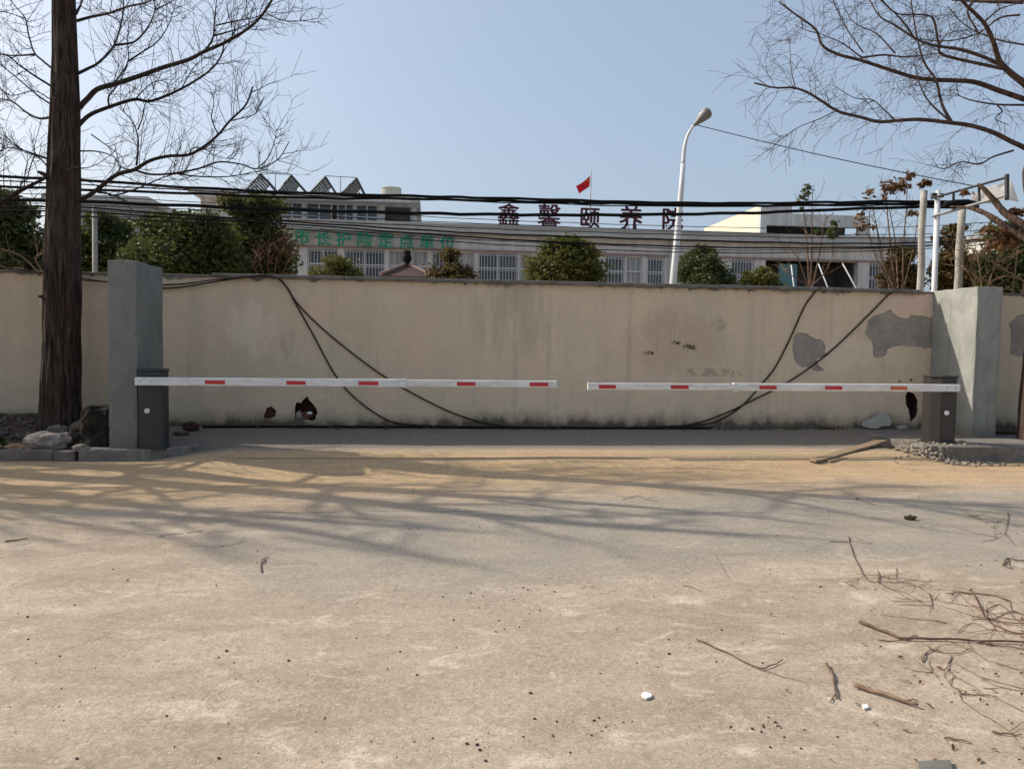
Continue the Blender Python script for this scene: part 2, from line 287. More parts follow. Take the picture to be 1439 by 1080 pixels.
b = NB('curtained_glass', 0.3, 0.4); b.color(b.mix(b.ramp(b.noise(b.scale(b.pos(), (9, 1, 0.3)), 1), 0.35, 0.65), (0.40, 0.40, 0.40), (0.20, 0.205, 0.21))); M['curtain'] = b.m
b = NB('thin_white_sheet', 0.7, 0.2); b.color((0.82, 0.81, 0.79)); tr_n = b.n('ShaderNodeBsdfTranslucent'); tr_n.inputs[0].default_value = (0.82, 0.81, 0.79, 1); mxn = b.n('ShaderNodeMixShader'); mxn.inputs[0].default_value = 0.85
on = [n for n in b.t.nodes if n.type == 'OUTPUT_MATERIAL'][0]; b.l(b.p.outputs[0], mxn.inputs[1]); b.l(tr_n.outputs[0], mxn.inputs[2]); b.l(mxn.outputs[0], on.inputs[0]); M['sheet'] = b.m
b = NB('teal_glass', 0.15, 0.6); b.color((0.05, 0.14, 0.16)); M['teal'] = b.m
M['leafdark'] = leafmat('dark_evergreen_leaf', [(0.026, 0.042, 0.017), (0.055, 0.08, 0.026), (0.11, 0.125, 0.03), (0.04, 0.056, 0.024)])
M['leafyel'] = leafmat('olive_evergreen_leaf', [(0.04, 0.055, 0.014), (0.10, 0.115, 0.022), (0.15, 0.135, 0.028), (0.06, 0.075, 0.02)])
M['leafmid'] = leafmat('sunlit_evergreen_leaf', [(0.03, 0.045, 0.016), (0.075, 0.09, 0.022), (0.14, 0.13, 0.03), (0.05, 0.065, 0.02)])  # yellow-green of sunlight on the tall evergreen mixed into the leaf colour
M['leafbrown'] = leafmat('rusty_shrub_leaf', [(0.05, 0.055, 0.018), (0.12, 0.085, 0.025), (0.16, 0.09, 0.03), (0.055, 0.065, 0.02)])
M['leafdry'] = leafmat('dry_brown_leaf', [(0.15, 0.055, 0.025), (0.10, 0.05, 0.025), (0.20, 0.10, 0.045), (0.07, 0.065, 0.025)])
M['weed'] = leafmat('green_weed', [(0.03, 0.06, 0.02), (0.05, 0.09, 0.03), (0.035, 0.05, 0.02)])
M['palegreen'] = leafmat('pale_green_leaf', [(0.22, 0.25, 0.10), (0.32, 0.34, 0.16), (0.18, 0.2, 0.09)])

# ---------------------------------------------------------------- building helpers
def tag(o, label=None, cat=None, group=None, kind=None):
    if label: o['label'] = label
    if cat: o['category'] = cat
    if group: o['group'] = group
    if kind: o['kind'] = kind
    return o
def empty(name, loc, label, cat, group=None):
    o = bpy.data.objects.new(name, None); o.empty_display_size = 0.2; COL.objects.link(o); o.location = loc
    return tag(o, label, cat, group)
def wloc(o):
    v = Vector((0, 0, 0))
    while o: v += Vector(o.location); o = o.parent
    return v
def mesh_obj(name, V, Fs, mat, parent=None, smooth=False, origin=None):
    """one mesh object from world-space vertices"""
    V = np.asarray(V, dtype=float).reshape(-1, 3)
    base = wloc(parent) if parent else Vector((0, 0, 0))
    org = Vector(origin) if origin is not None else (base.copy() if parent else Vector((0, 0, 0)))
    me = bpy.data.meshes.new(name); me.from_pydata((V - np.array(org)).tolist(), [], Fs)
    if isinstance(mat, (list, tuple)):
        for m in mat: me.materials.append(m)
    else: me.materials.append(mat)
    if smooth: me.polygons.foreach_set('use_smooth', [True]*len(me.polygons))
    me.update()
    o = bpy.data.objects.new(name, me); COL.objects.link(o); o.location = org - base
    if parent: o.parent = parent
    return o
class MB:
    def __init__(s): s.V = []; s.F = []
    def add(s, V, Fs):
        n = len(s.V); s.V += [tuple(v) for v in V]; s.F += [tuple(i+n for i in f) for f in Fs]; return s
    def box(s, a, b):
        (x0, y0, z0), (x1, y1, z1) = a, b
        return s.add([(x0,y0,z0),(x1,y0,z0),(x1,y1,z0),(x0,y1,z0),(x0,y0,z1),(x1,y0,z1),(x1,y1,z1),(x0,y1,z1)],
                     [(0,3,2,1),(4,5,6,7),(0,1,5,4),(1,2,6,5),(2,3,7,6),(3,0,4,7)])
    def prism(s, poly, z0, z1, axis='z'):
        """poly in the plane across the axis: z -> (x,y), y -> (x,z)"""
        n = len(poly)
        f = (lambda p, h: (p[0], p[1], h)) if axis == 'z' else ((lambda p, h: (p[0], h, p[1])) if axis == 'y' else (lambda p, h: (h, p[0], p[1])))
        V = [f(p, z0) for p in poly] + [f(p, z1) for p in poly]
        Fs = [tuple(range(n-1, -1, -1)), tuple(range(n, 2*n))] + [(i, (i+1) % n, n+(i+1) % n, n+i) for i in range(n)]
        return s.add(V, Fs)
    def tube(s, P, rad, sides=6, cap=True, rn=0.0):
        P = [Vector(p) for p in P]; k = len(P)
        if not hasattr(rad, '__len__'): rad = [rad]*k
        V = []
        t0 = (P[-1]-P[0]); ref = Vector((0, 0, 1)) if abs(t0.normalized().z if t0.length else 0) < 0.8 else Vector((0, 1, 0))
        for i in range(k):
            t = (P[min(i+1, k-1)]-P[max(i-1, 0)]); t = t.normalized() if t.length > 1e-9 else Vector((0, 0, 1))
            a = t.cross(ref); a = a.normalized() if a.length > 1e-6 else Vector((1, 0, 0)); c = a.cross(t)
            for j in range(sides):
                an = 2*math.pi*j/sides; V.append(P[i] + (a*math.cos(an) + c*math.sin(an))*rad[i]*(1+(rn*mnoise.noise(Vector((math.cos(an)*2.2, math.sin(an)*2.2, P[i].dot(t0.normalized())*5))) if rn else 0)))
        Fs = [(i*sides+j, i*sides+(j+1) % sides, (i+1)*sides+(j+1) % sides, (i+1)*sides+j) for i in range(k-1) for j in range(sides)]
        if cap: Fs += [tuple(range(sides-1, -1, -1)), tuple((k-1)*sides+j for j in range(sides))]
        return s.add(V, Fs)
    def build(s, name, mat, parent=None, smooth=False, origin=None): return mesh_obj(name, s.V, s.F, mat, parent, smooth, origin)
def bevel(o, w=0.01, seg=2):
    bm = bmesh.new(); bm.from_mesh(o.data)
    bmesh.ops.recalc_face_normals(bm, faces=bm.faces)
    bmesh.ops.bevel(bm, geom=[e for e in bm.edges if len(e.link_faces) == 2 and e.calc_face_angle(0) > 0.5], offset=w, segments=seg, affect='EDGES', profile=0.5, clamp_overlap=True)
    bm.to_mesh(o.data); bm.free(); return o
def spline(P, n=6):
    """Catmull-Rom through the points"""
    P = [Vector(p) for p in P]
    if len(P) < 3: return [P[0].lerp(P[-1], i/n) for i in range(n+1)]
    Q = [P[0]*2-P[1]] + P + [P[-1]*2-P[-2]]; out = []
    for i in range(1, len(Q)-2):
        for j in range(n):
            t = j/n; a, b_, c, d = Q[i-1], Q[i], Q[i+1], Q[i+2]
            out.append(0.5*((2*b_) + (c-a)*t + (2*a-5*b_+4*c-d)*t*t + (3*b_-a-3*c+d)*t**3))
    return out + [P[-1]]
def blob(name, c, rad, mat, parent=None, rough=0.25, sub=3, seed=0, flat=False):
    bm = bmesh.new(); bmesh.ops.create_icosphere(bm, subdivisions=sub, radius=1)
    for v in bm.verts:
        n = mnoise.noise(v.co*1.7+Vector((seed, 2, 3)))*rough*1.3 + mnoise.noise(v.co*4.5+Vector((seed, 7, 1)))*rough*0.45
        v.co = v.co*(1+n)
        if flat: v.co = Vector((v.co.x, v.co.y, max(v.co.z, -0.5)))
        v.co = Vector((v.co.x*rad[0], v.co.y*rad[1], v.co.z*rad[2])) + Vector(c)
    V = [v.co[:] for v in bm.verts]; Fs = [tuple(x.index for x in f.verts) for f in bm.faces]; bm.free()
    return mesh_obj(name, V, Fs, mat, parent, False, c if not parent else None)

# ---------------------------------------------------------------- ground
WY, ZT = 11.6, 2.40        # wall face, underside of its coping
def sst(a, b_, t):
    t = min(1, max(0, (t-a)/(b_-a))); return t*t*(3-2*t)
def gz(x, y):
    m = sst(-3.5, -2.3, x)*(1-sst(6.3, 7.0, x)) if y < 10.4 else 1.0
    z = (sst(8.6, 9.7, y)*0.12 + sst(10.2, 11.6, y)*0.11)*m
    return z + 0.014*mnoise.noise(Vector((x*0.5, y*0.5, 3))) + 0.006*mnoise.noise(Vector((x*1.9, y*1.9, 5)))
def gpt(px, py, dz=0.0):
    z = 0.0
    for _ in range(6):
        p = onz(px, py, z); z = gz(p.x, p.y)
    return Vector((p.x, p.y, z+dz))
xs = np.concatenate([[-700, -300, -120, -60, -30, -20], np.arange(-14, 14.01, 0.2), [18, 25, 40, 80, 200, 700]])
ys = np.concatenate([[-300, -80, -20, -6], np.arange(-1, 12.41, 0.16), [13, 16, 20, 30, 45, 70, 120, 250, 500, 1200]])
V = [(x, y, gz(x, y)) for y in ys for x in xs]; nx = len(xs)
Fs = [(j*nx+i, j*nx+i+1, (j+1)*nx+i+1, (j+1)*nx+i) for j in range(len(ys)-1) for i in range(nx-1)]
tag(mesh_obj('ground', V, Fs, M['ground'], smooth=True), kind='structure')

# kerb, plinth and soil on the left
kb = MB(); random.seed(3)
x = -14.0
while x < -4.3:                                   # kerb stones
    w = min(0.75+random.random()*0.1, -4.25-x); dz = random.uniform(-0.012, 0.008); dy = random.uniform(-0.015, 0.015)
    kb.box((x, 9.79+dy, -0.05), (x+w-0.012, 9.93+dy, 0.135+dz)); x += w
o = kb.build('kerb', M['kerb']); bevel(o, 0.018, 2); tag(o, kind='structure')
def wob_poly(P, n=5, amp=0.012, seed=1):
    rd = random.Random(seed); out = []
    for i in range(len(P)):
        a, b_ = Vector(P[i]), Vector(P[(i+1) % len(P)])
        for j in range(n):
            q = a.lerp(b_, j/n); out.append((q.x+rd.uniform(-amp, amp), q.y+rd.uniform(-amp, amp)))
    return out
o = MB().prism(wob_poly([(-4.22, 9.80), (-3.55, 9.80), (-3.28, 9.88), (-3.05, 10.12), (-2.92, 10.50), (-2.92, 11.60), (-4.22, 11.60)], 6, 0.012, 4), -0.05, 0.145).build('left_kerb_island', M['island'])
o.name = 'paved_island'; tag(bevel(o, 0.02, 2), kind='structure')
rp = wob_poly([(6.62, 9.62), (6.95, 9.52), (8.5, 9.55), (14, 9.62), (14, 11.6), (6.62, 11.6)], 9, 0.03, 5)
o = MB().prism(rp, -0.05, 0.215).build('paved_island', M['island']); tag(bevel(o, 0.02, 2), kind='structure')
sx = np.arange(-14, -4.19, 0.14); sy = np.linspace(9.92, 11.62, 16); V = []
for y in sy:
    for x in sx:
        t = (y-9.92)/1.7; z = 0.11 + 0.28*sst(0.1, 0.9, t)*(1-0.35*sst(-5.0, -4.2, x)) + 0.05*mnoise.noise(Vector((x*2.3, y*2.3, 0))) + 0.03*mnoise.noise(Vector((x*6, y*6, 4)))
        V.append((x, y, z))
nx = len(sx); Fs = [(j*nx+i, j*nx+i+1, (j+1)*nx+i+1, (j+1)*nx+i) for j in range(len(sy)-1) for i in range(nx-1)]
tag(mesh_obj('soil', V, Fs, M['soil']), kind='structure')
# soil on the right, beyond the plinth
tag(MB().box((8.75, 10.9, 0.1), (14, 11.6, 0.26)).build('soil', M['soil']), kind='structure')

# ---------------------------------------------------------------- boundary wall
wall_e = empty('boundary_wall', (2, WY+0.12, 0.2), 'long cream rendered wall with peeling patches across the whole view', 'wall')
def wp(px, py): q = ony(px, py, WY); return (q.x, q.z)
def boolean_cut(o, cutters):
    for i, c in enumerate(cutters):
        md = o.modifiers.new('cut', 'BOOLEAN'); md.object = c; md.operation = 'DIFFERENCE'; md.solver = 'EXACT'; md.material_mode = 'TRANSFER'
    dg = bpy.context.evaluated_depsgraph_get(); dg.update()
    me = bpy.data.meshes.new_from_object(o.evaluated_get(dg)); o.modifiers.clear(); o.data = me
    for c in cutters: bpy.data.objects.remove(c)
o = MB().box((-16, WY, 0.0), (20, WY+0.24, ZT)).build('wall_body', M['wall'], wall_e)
def rough_poly(P, seed, a1=.03, a2=.014):
    """a ragged outline: every edge is split and pushed about by a smooth noise field"""
    out = []
    for i in range(len(P)):
        a, b_ = Vector(P[i]), Vector(P[(i+1) % len(P)]); n = max(1, int((b_-a).length/.014))
        for j in range(n):
            q = a.lerp(b_, j/n); k = Vector((q.x, q.y, seed*3.7))
            f1, f2 = mnoise.noise_vector(k*7), mnoise.noise_vector(k*22+Vector((4, 1, 0))); out.append((q.x+a1*f1.x+a2*f2.x, q.y+a1*f1.y+a2*f2.y))
    return out
patches = [
 [(1119,467),(1134,469),(1139,473),(1154,476),(1160,485),(1160,497),(1166,499),(1160,502),(1148,504),(1149,512),(1158,520),(1150,522),(1138,517),(1128,515),(1118,508),(1113,493),(1115,480)],
 [(1213,470),(1222,450),(1230,443),(1252,435),(1256,440),(1262,447),(1276,447),(1280,443),(1312,446),(1312,489),(1256,486),(1247,490),(1245,500),(1230,502),(1226,498),(1226,478)],
 [(1420,455),(1428,444),(1439,440),(1470,440),(1475,500),(1440,503),(1420,498),(1419,480)],
]
cut = []
for i, p in enumerate(patches):
    cut.append(MB().prism(rough_poly([wp(*q) for q in p], i), WY-0.05, WY+0.014, 'y').build('cutter', M['cement']))
holes = [([(415,588),(413,572),(417,566),(423,566),(426,561),(431,558),(436,563),(442,570),(446,580),(443,590)], 0.21),
         ([(371,584),(374,573),(381,572),(388,576),(387,584),(381,588),(373,588)], 0.03),
         ([(1273,555),(1277,550),(1284,553),(1289,562),(1290,575),(1285,588),(1278,592),(1277,575),(1272,568)], 0.2),
         ([(1278,533),(1282,533),(1282,536),(1278,536)], 0.02), ([(1262,535),(1266,534),(1266,537),(1262,537)], 0.02)]
for i, (p, d) in enumerate(holes):
    cut.append(MB().prism(rough_poly([wp(*q) for q in p], 20+i, .02, .012), WY-0.05, WY+d, 'y').build('cutter', M['brick']))
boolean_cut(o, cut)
# coping slabs
cb = MB(); random.seed(11); x = wp(299, 385)[0]; xe = wp(1292, 408)[0]
def coping_run(mb, x, xe, y0, y1, z0, z1, L):
    while x < xe:
        w = min(L+random.uniform(-0.2, 0.2), xe-x); j = random.uniform(-0.004, 0.004); mb.box((x, y0+j, z0), (x+w-0.008, y1, z1+j)); x += w
coping_run(cb, x, xe, WY-0.07, WY+0.30, ZT, ZT+0.055, 1.9)
coping_run(cb, -16, x-0.02, WY-0.035, WY+0.27, ZT, ZT+0.03, 1.2)
coping_run(cb, xe+0.02, 20, WY-0.03, WY+0.27, ZT, ZT+0.03, 1.2)
bevel(cb.build('coping', M['coping'], wall_e), 0.012, 2)
# loose mortar under the coping
mm = MB()
for _ in range(70):
    x = random.uniform(-12, 14); w = random.uniform(0.03, 0.22); h = random.uniform(0.012, 0.05)
    mm.prism([(x, ZT), (x+w*0.2, ZT-h*0.7), (x+w*0.5, ZT-h), (x+w*0.8, ZT-h*0.4), (x+w, ZT)], WY-0.02-random.random()*0.02, WY+0.01, 'y')
tag(mm.build('mortar_crust', M['coping'], wall_e))

# ---------------------------------------------------------------- gate pillars
def pillar(poly, z0, z1, label, seed, mat='pillar'):
    o = MB().prism(poly, z0, z1).build('gate_pillar', M[mat], origin=(poly[0][0], poly[0][1], z0))
    bevel(o, 0.012, 2); bm = bmesh.new(); bm.from_mesh(o.data)
    bmesh.ops.subdivide_edges(bm, edges=[e for e in bm.edges if e.calc_length() > .3], cuts=36, use_grid_fill=True)
    xs_p = [p[0]-poly[0][0] for p in poly]; ys_p = [p[1]-poly[0][1] for p in poly]; hx, hy = max(xs_p), max(ys_p); lx, ly = min(xs_p), min(ys_p); hz = z1-z0
    for v in bm.verts:
        q = v.co*1.9+Vector((seed, 0, 0)); k = v.co.copy()
        v.co += Vector((mnoise.noise(q), mnoise.noise(q+Vector((9, 0, 0))), 0.6*mnoise.noise(q*2.5+Vector((0, 9, 0)))))*0.012
        v.co += Vector((mnoise.noise(k*9), mnoise.noise(k*9+Vector((5, 0, 0))), 0))*0.003
        ex, ey = min(k.x-lx, hx-k.x), min(k.y-ly, hy-k.y); ez = hz-k.z
        if (ex < .03) + (ey < .03) + (ez < .03) >= 2:                  # worn and chipped corners
            c = max(0, mnoise.noise(Vector((k.x*3+seed, k.y*3, k.z*6)))-.2)*.045+max(0, mnoise.noise(k*17))*.006
            v.co += Vector(((lx+hx)/2-k.x, (ly+hy)/2-k.y, -.12 if ez < .03 else 0)).normalized()*c
    bm.to_mesh(o.data); bm.free()
    return tag(o, label, 'pillar', 'gate pillars')
a = onz(194, 629.5, 0.145)
PLX, PLY = a.x, a.y
dxl = a.x - onz(152, 630, 0.145).x
pillar([(PLX-dxl, PLY), (PLX, PLY), (PLX, PLY+0.95), (PLX-dxl, PLY+0.95)], 0.10, ony(194, 366, PLY).z, 'square grey cement pillar beside the thick bare trunk, all in shade', 1, 'pillar_shaded')
a = onz(1365, 612, 0.235); c_ = onz(1398, 612, 0.235)
PRX, PRY = a.x, a.y
pillar([(PRX, PRY), (PRX+0.40, PRY), (PRX+0.40, WY-0.003), (PRX, WY-0.003)], 0.10, ony(1373, 402.5, PRY).z, 'square grey cement pillar with one sunlit side crossed by a slanting shadow', 2)

# ---------------------------------------------------------------- barrier gates
def octo(cx, cy, w, d, ch):
    return [(cx-w/2+ch, cy-d/2), (cx+w/2-ch, cy-d/2), (cx+w/2, cy-d/2+ch), (cx+w/2, cy+d/2-ch), (cx+w/2-ch, cy+d/2), (cx-w/2+ch, cy+d/2), (cx-w/2, cy+d/2-ch), (cx-w/2, cy-d/2+ch)]
def barrier(cx, cy, z0, z1, w, d, mat, label, armpx, arm_y, joint, stickers, lockpx, root_left, chm):
    e = empty('barrier_gate', (cx, cy, z0), label, 'barrier gate', 'boom barriers across the gateway')
    cab = MB().prism(octo(cx, cy, w, d, chm), z0, z1-0.035).build('cabinet', mat, e); bevel(cab, 0.008, 2)
    cap = MB().prism(octo(cx, cy, w+0.02, d+0.02, chm), z1-0.033, z1).build('cabinet_lid', mat, e); bevel(cap, 0.01, 2)
    bs = MB().prism(octo(cx, cy, w+0.03, d+0.03, chm), z0-0.02, z0+0.012).build('base_plate', mat, e)
    dr = MB().box((cx-w/2+chm+0.012, cy-d/2-0.004, z0+0.05), (cx+w/2-chm-0.012, cy-d/2+0.01, z1-0.07)); dr = dr.build('door', mat, e); bevel(dr, 0.003, 1)
    q = ony(*lockpx, cy-d/2-0.004)
    lk = MB().tube([(q.x, q.y+0.006, q.z), (q.x, q.y-0.012, q.z), (q.x, q.y-0.020, q.z)], [0.034, 0.034, 0.026], 18).build('lock', M['white'], dr)
    # arm: two telescoped flat sections
    (xa, ya), (xb, yb) = armpx
    p, q2, jn = ony(xa, ya, arm_y), ony(xb, yb, arm_y), None
    t = (joint-xa)/(xb-xa); j = ony(joint, ya+(yb-ya)*t, arm_y)
    def bar(A, B, hh, th):
        A, B = Vector(A), Vector(B); return MB().add([(A.x, A.y-th, A.z-hh), (B.x, B.y-th, B.z-hh), (B.x, B.y+th, B.z-hh), (A.x, A.y+th, A.z-hh), (A.x, A.y-th, A.z+hh), (B.x, B.y-th, B.z+hh), (B.x, B.y+th, B.z+hh), (A.x, A.y+th, A.z+hh)],
               [(0,3,2,1),(4,5,6,7),(0,1,5,4),(1,2,6,5),(2,3,7,6),(3,0,4,7)])
    hin, hout = 0.050, 0.043
    rootp, tipp = (p, q2) if root_left else (q2, p)
    arm = bar(rootp, j, hin, 0.028).build('arm', M['white'], e); bevel(arm, 0.012, 3)
    ext = bar(j, tipp, hout, 0.022).build('arm_extension', M['white'], e); bevel(ext, 0.010, 3)
    s = 1 if tipp.x > j.x else -1
    col_ = bar(j+Vector((-0.03, 0, 0)), j+Vector((0.03, 0, 0)), hin+0.006, 0.032).build('joint_sleeve', M['white'], arm); bevel(col_, 0.006, 2)
    capb = bar(tipp+Vector((-0.012*s, 0, 0)), tipp+Vector((0.012*s, 0, 0)), hout+0.005, 0.026).build('end_cap', M['white'], ext); bevel(capb, 0.006, 2)
    for i, (s0, s1) in enumerate(stickers):
        ym = ya+(yb-ya)*((s0+s1)/2-xa)/(xb-xa); inner = (s1 < joint) == root_left or (s0 > joint and not root_left)
        th = 0.028 if inner else 0.022
        A, B = ony(s0, ym, arm_y), ony(s1, ym, arm_y); zc = p.z+(q2.z-p.z)*((A.x+B.x)/2-p.x)/(q2.x-p.x)-0.004
        st = MB().box((A.x, arm_y-th-0.003, zc-0.024), (B.x, arm_y-th+0.004, zc+0.024)).build('reflector', M['orange'] if (not root_left and i == len(stickers)-1) else M['red'], arm if inner else ext)
        if not root_left and i == len(stickers)-1: st['label'] = 'faded orange reflector'
    # mounting hub between cabinet and arm, bolts
    hub = MB().tube([(cx, cy-d/2+0.01, rootp.z), (cx, arm_y+0.02, rootp.z)], 0.07, 18).build('arm_hub', mat, e)
    s = 1 if root_left else -1
    for k in (0.07, 0.20):
        bx = rootp.x + s*k
        MB().tube([(bx, arm_y-0.024, rootp.z), (bx, arm_y-0.036, rootp.z)], 0.012, 8).build('bolt', M['steel'], arm)
    return e
cl = onz(213.5, 626, 0.145)
barrier(PLX+0.012+0.155, PLY+0.07, 0.150, ony(213, 518, PLY-0.05).z, 0.31, 0.24, M['cab_grey'], 'charcoal barrier cabinet hugging the shaded pillar, its white striped boom lowered', ((190, 535.5), (781, 539.5)), PLY-0.11, 568,
        [(289,317),(403,430),(504,532),(642,668),(744,770)], (207, 577), True, 0.035)
cr_ = onz(1322, 622, 0.215)
barrier(cr_.x+0.01, cr_.y+0.08, 0.215, ony(1322, 527, cr_.y).z, 0.40, 0.36, M['cab_brown'], 'brown black angular barrier cabinet before the half sunlit pillar, boom with faded orange reflector', ((827, 542.5), (1348, 545)), cr_.y-0.17, 1033,
        [(841,865),(942,967),(1066,1090),(1158,1182),(1250,1273)], (1330, 580), False, 0.10)

# ---------------------------------------------------------------- cables hanging on the wall
def cable(name, P, r, mat, label, cat='cable', group=None, sides=6, n=8):
    Q = spline(P, n); o = MB().tube(Q, r, sides).build(name, mat, None, True, origin=Q[0]); return tag(o, label, cat, group)
def wc(px, py, off=0.02): return ony(px, py, WY-off)
G = 'cables drooping down the wall'
cable('wall_cable', [wc(-60,372,.09), wc(0,376,.09), wc(60,383,.09), wc(150,396,.09), wc(232,405,.05), wc(300,396,.09), wc(350,389,.09), wc(385,389,.09), wc(404,405,.03), wc(414,424), wc(440,470), wc(470,525), wc(500,560), wc(545,590), wc(585,597), wc(640,599), wc(720,600), wc(800,600)], 0.0125, M['wirebrown'], 'brown cable running past the shaded pillar then falling steeply, the inner one of its pair', 'cable', G)
cable('wall_cable', [wc(110,393,.1), wc(232,400,.06), wc(300,393,.1), wc(352,388,.1), wc(378,387,.1), wc(398,397,.04), wc(416,424), wc(450,459), wc(500,500), wc(545,532), wc(600,563), wc(650,585), wc(700,597), wc(760,600.5), wc(860,601)], 0.0125, M['wirebrown'], 'brown cable falling slowly across the wall behind the joint of the longer boom', 'cable', G)
cable('wall_cable', [wc(1152,404,.08), wc(1144,412,.03), wc(1130,432), wc(1112,472), wc(1090,515), wc(1070,540), wc(1045,568), wc(1015,588), wc(985,596), wc(900,600), wc(820,601)], 0.0125, M['wirebrown'], 'brown cable dropping steeply left of the first peeled patch', 'cable', G)
cable('wall_cable', [wc(1262,405,.08), wc(1250,413,.03), wc(1225,438), wc(1180,482), wc(1140,515), wc(1100,541), wc(1062,560), wc(1020,580), wc(975,595), wc(920,601), wc(860,602)], 0.0125, M['wirebrown'], 'brown cable running diagonally between the two big peeled patches', 'cable', G)
cable('ground_cable', [gpt(285, 601, .02)+Vector((0,-.02,0)), gpt(400, 601, .02), gpt(520, 601.5, .02), gpt(650, 602, .02), gpt(780, 602.5, .02), gpt(900, 603, .02), gpt(1000, 603, .02)], 0.018, M['cable'], 'black cable lying along the foot of the cream wall', 'cable')

# ---------------------------------------------------------------- overhead lines
LY = 14.6
def lc(P, y=LY, wig=0.0, seed=0):
    rd = random.Random(seed); Q = spline([ony(px, py, y+rd.uniform(-.05, .05)) for px, py in P], 7)
    if wig: Q = [q+Vector((0, 0, wig*math.sin(i*1.1+seed)+rd.uniform(-wig, wig)*0.6)) for i, q in enumerate(Q)]
    return Q
def oline(P, r, label, y=LY, wig=0.0, seed=0):
    Q = lc(P, y, wig, seed); o = MB().tube(Q, r, 6).build('overhead_cable', M['cable'], None, True, origin=Q[0])
    return tag(o, label, 'cable', 'overhead cables above the wall')
oline([(-200,239),(0,248),(110,252.5),(260,263),(420,271),(580,275.5),(660,277.5),(760,280),(860,283),(950,285),(1060,285.5),(1180,284),(1290,283),(1375,285)], 0.027, 'thick black overhead cable, topmost of the bundle over the wall', LY, 0.006, 1)
oline([(-200,252),(0,261.5),(110,266),(260,271.5),(420,278),(560,279),(660,281.5),(760,283.5),(860,286),(950,288),(1060,289),(1180,287.5),(1290,286),(1375,288)], 0.025, 'thick black overhead cable second from the top of the bundle', LY+.1, 0.007, 2)
oline([(-200,268),(0,280),(110,283),(260,289),(420,295),(560,299),(660,301),(760,302),(840,302),(950,301),(1060,299),(1180,294),(1290,291),(1375,291)], 0.032, 'heaviest black overhead cable, running through the roof lettering', LY-.1, 0.006, 3)
oline([(-200,285),(0,290),(110,291),(260,302),(420,312),(560,321),(660,327),(760,331),(860,334),(950,337),(1060,340),(1180,342),(1290,341),(1400,336)], 0.017, 'black overhead cable sagging across the facade lettering', LY+.3, 0.004, 4)
oline([(-200,292),(0,296),(110,297),(260,307),(400,314),(560,326),(660,333),(760,339),(860,343),(950,346),(1060,348),(1180,348),(1290,345),(1400,338)], 0.016, 'black overhead cable lowest of the sagging bundle above the wall', LY+.35, 0.003, 5)
oline([(-200,300),(0,302),(110,304),(260,306),(400,309),(560,316),(700,322),(860,327),(1000,331),(1140,334),(1290,334),(1400,330)], 0.009, 'thin black overhead wire just over the parapet line', LY+.5, 0.004, 6)
oline([(-200,262),(0,270),(110,276),(260,283),(420,292),(580,303),(700,309),(860,315),(1000,319),(1140,321),(1290,318),(1400,312)], 0.007, 'thin black overhead wire under the heaviest cable', LY+.2, 0.003, 7)
oline([(-200,298),(0,301),(200,309),(400,321),(560,334),(660,341),(800,349),(950,354),(1100,355),(1290,350),(1400,343)], 0.010, 'thin black overhead wire lowest of all, crossing the barred windows', LY+.45, 0.004, 8)
oline([(-200,276),(0,284),(110,288),(260,294),(400,300),(560,309),(700,315),(860,321),(1000,326),(1140,329),(1290,329),(1400,322)], 0.008, 'thin black overhead wire skimming the feet of the roof lettering', LY+.25, 0.003, 9)
oline([(-200,288),(0,293),(110,294.5),(260,304),(400,317),(560,330),(700,338),(860,345),(1000,351),(1140,351),(1290,347),(1400,341)], 0.008, 'thin black overhead wire between the two lowest sagging cables', LY+.4, 0.003, 10)
oline([(-200,244),(0,254),(110,259),(260,267),(420,274),(580,279),(760,286),(950,290),(1180,289),(1290,288),(1375,289)], 0.012, 'thin black overhead wire laced between the two topmost thick cables', LY+.05, 0.006, 11)
Q = [at(976, 175, 18.2)]
for t in (0.25, 0.5, 0.75, 1.0):
    px = 976+(1372-976)*t; py = 175+(262-175)*t + 4*math.sin(math.pi*t); Q.append(at(px, py, 18.2-4.4*t))
cable('overhead_wire', Q, 0.010, M['cable'], 'single thin wire sloping from the street lamp head to the steel bracket', 'wire')

# ---------------------------------------------------------------- street lamp behind the wall
LD = 18.2
pth = [at(945.5, 400, LD), at(950, 350, LD), at(954.5, 300, LD), at(957.5, 265, LD), at(960, 230, LD), at(962, 208, LD), at(965.5, 193, LD), at(971, 182, LD), at(976, 174.5, LD)]
base = pth[0]+(pth[0]-pth[2])*0.72; base = Vector((base.x, base.y, 0.15))
e = empty('street_lamp', base, 'tall white street lamp with curved top standing behind the wall', 'street lamp')
Pp = [base]+pth[:5]; MB().tube(Pp, [0.10, 0.082, 0.077, 0.070, 0.063, 0.056], 16).build('pole', M['lamp_white'], e, True)
Pa = spline(pth[4:], 6); MB().tube(Pa, [0.05-0.022*i/(len(Pa)-1) for i in range(len(Pa))], 12).build('arm', M['lamp_white'], e, True)
h0, h1 = at(975, 176.5, LD), at(997, 155, LD-0.1); ax = (h1-h0)
n_ = 14; V = []; S = 16
a_ = ax.normalized().cross(Vector((0, 1, 0))).normalized(); c_ = Vector((0, 1, 0))
for i in range(n_+1):
    t = i/n_; w = 0.035+0.115*(math.sin(math.pi*min(1, t*0.62+0.02)**1.3))*(1 if t < 0.97 else 0.8)
    if t > 0.8: w *= math.sqrt(max(0.02, 1-((t-0.8)/0.2)**2))
    for j in range(S):
        an = 2*math.pi*j/S; V.append(h0+ax*t+a_*math.cos(an)*w*0.95+c_*math.sin(an)*w*1.1)
Fs = [(i*S+j, i*S+(j+1) % S, (i+1)*S+(j+1) % S, (i+1)*S+j) for i in range(n_) for j in range(S)]+[tuple(range(S)), tuple(n_*S+j for j in range(S))]
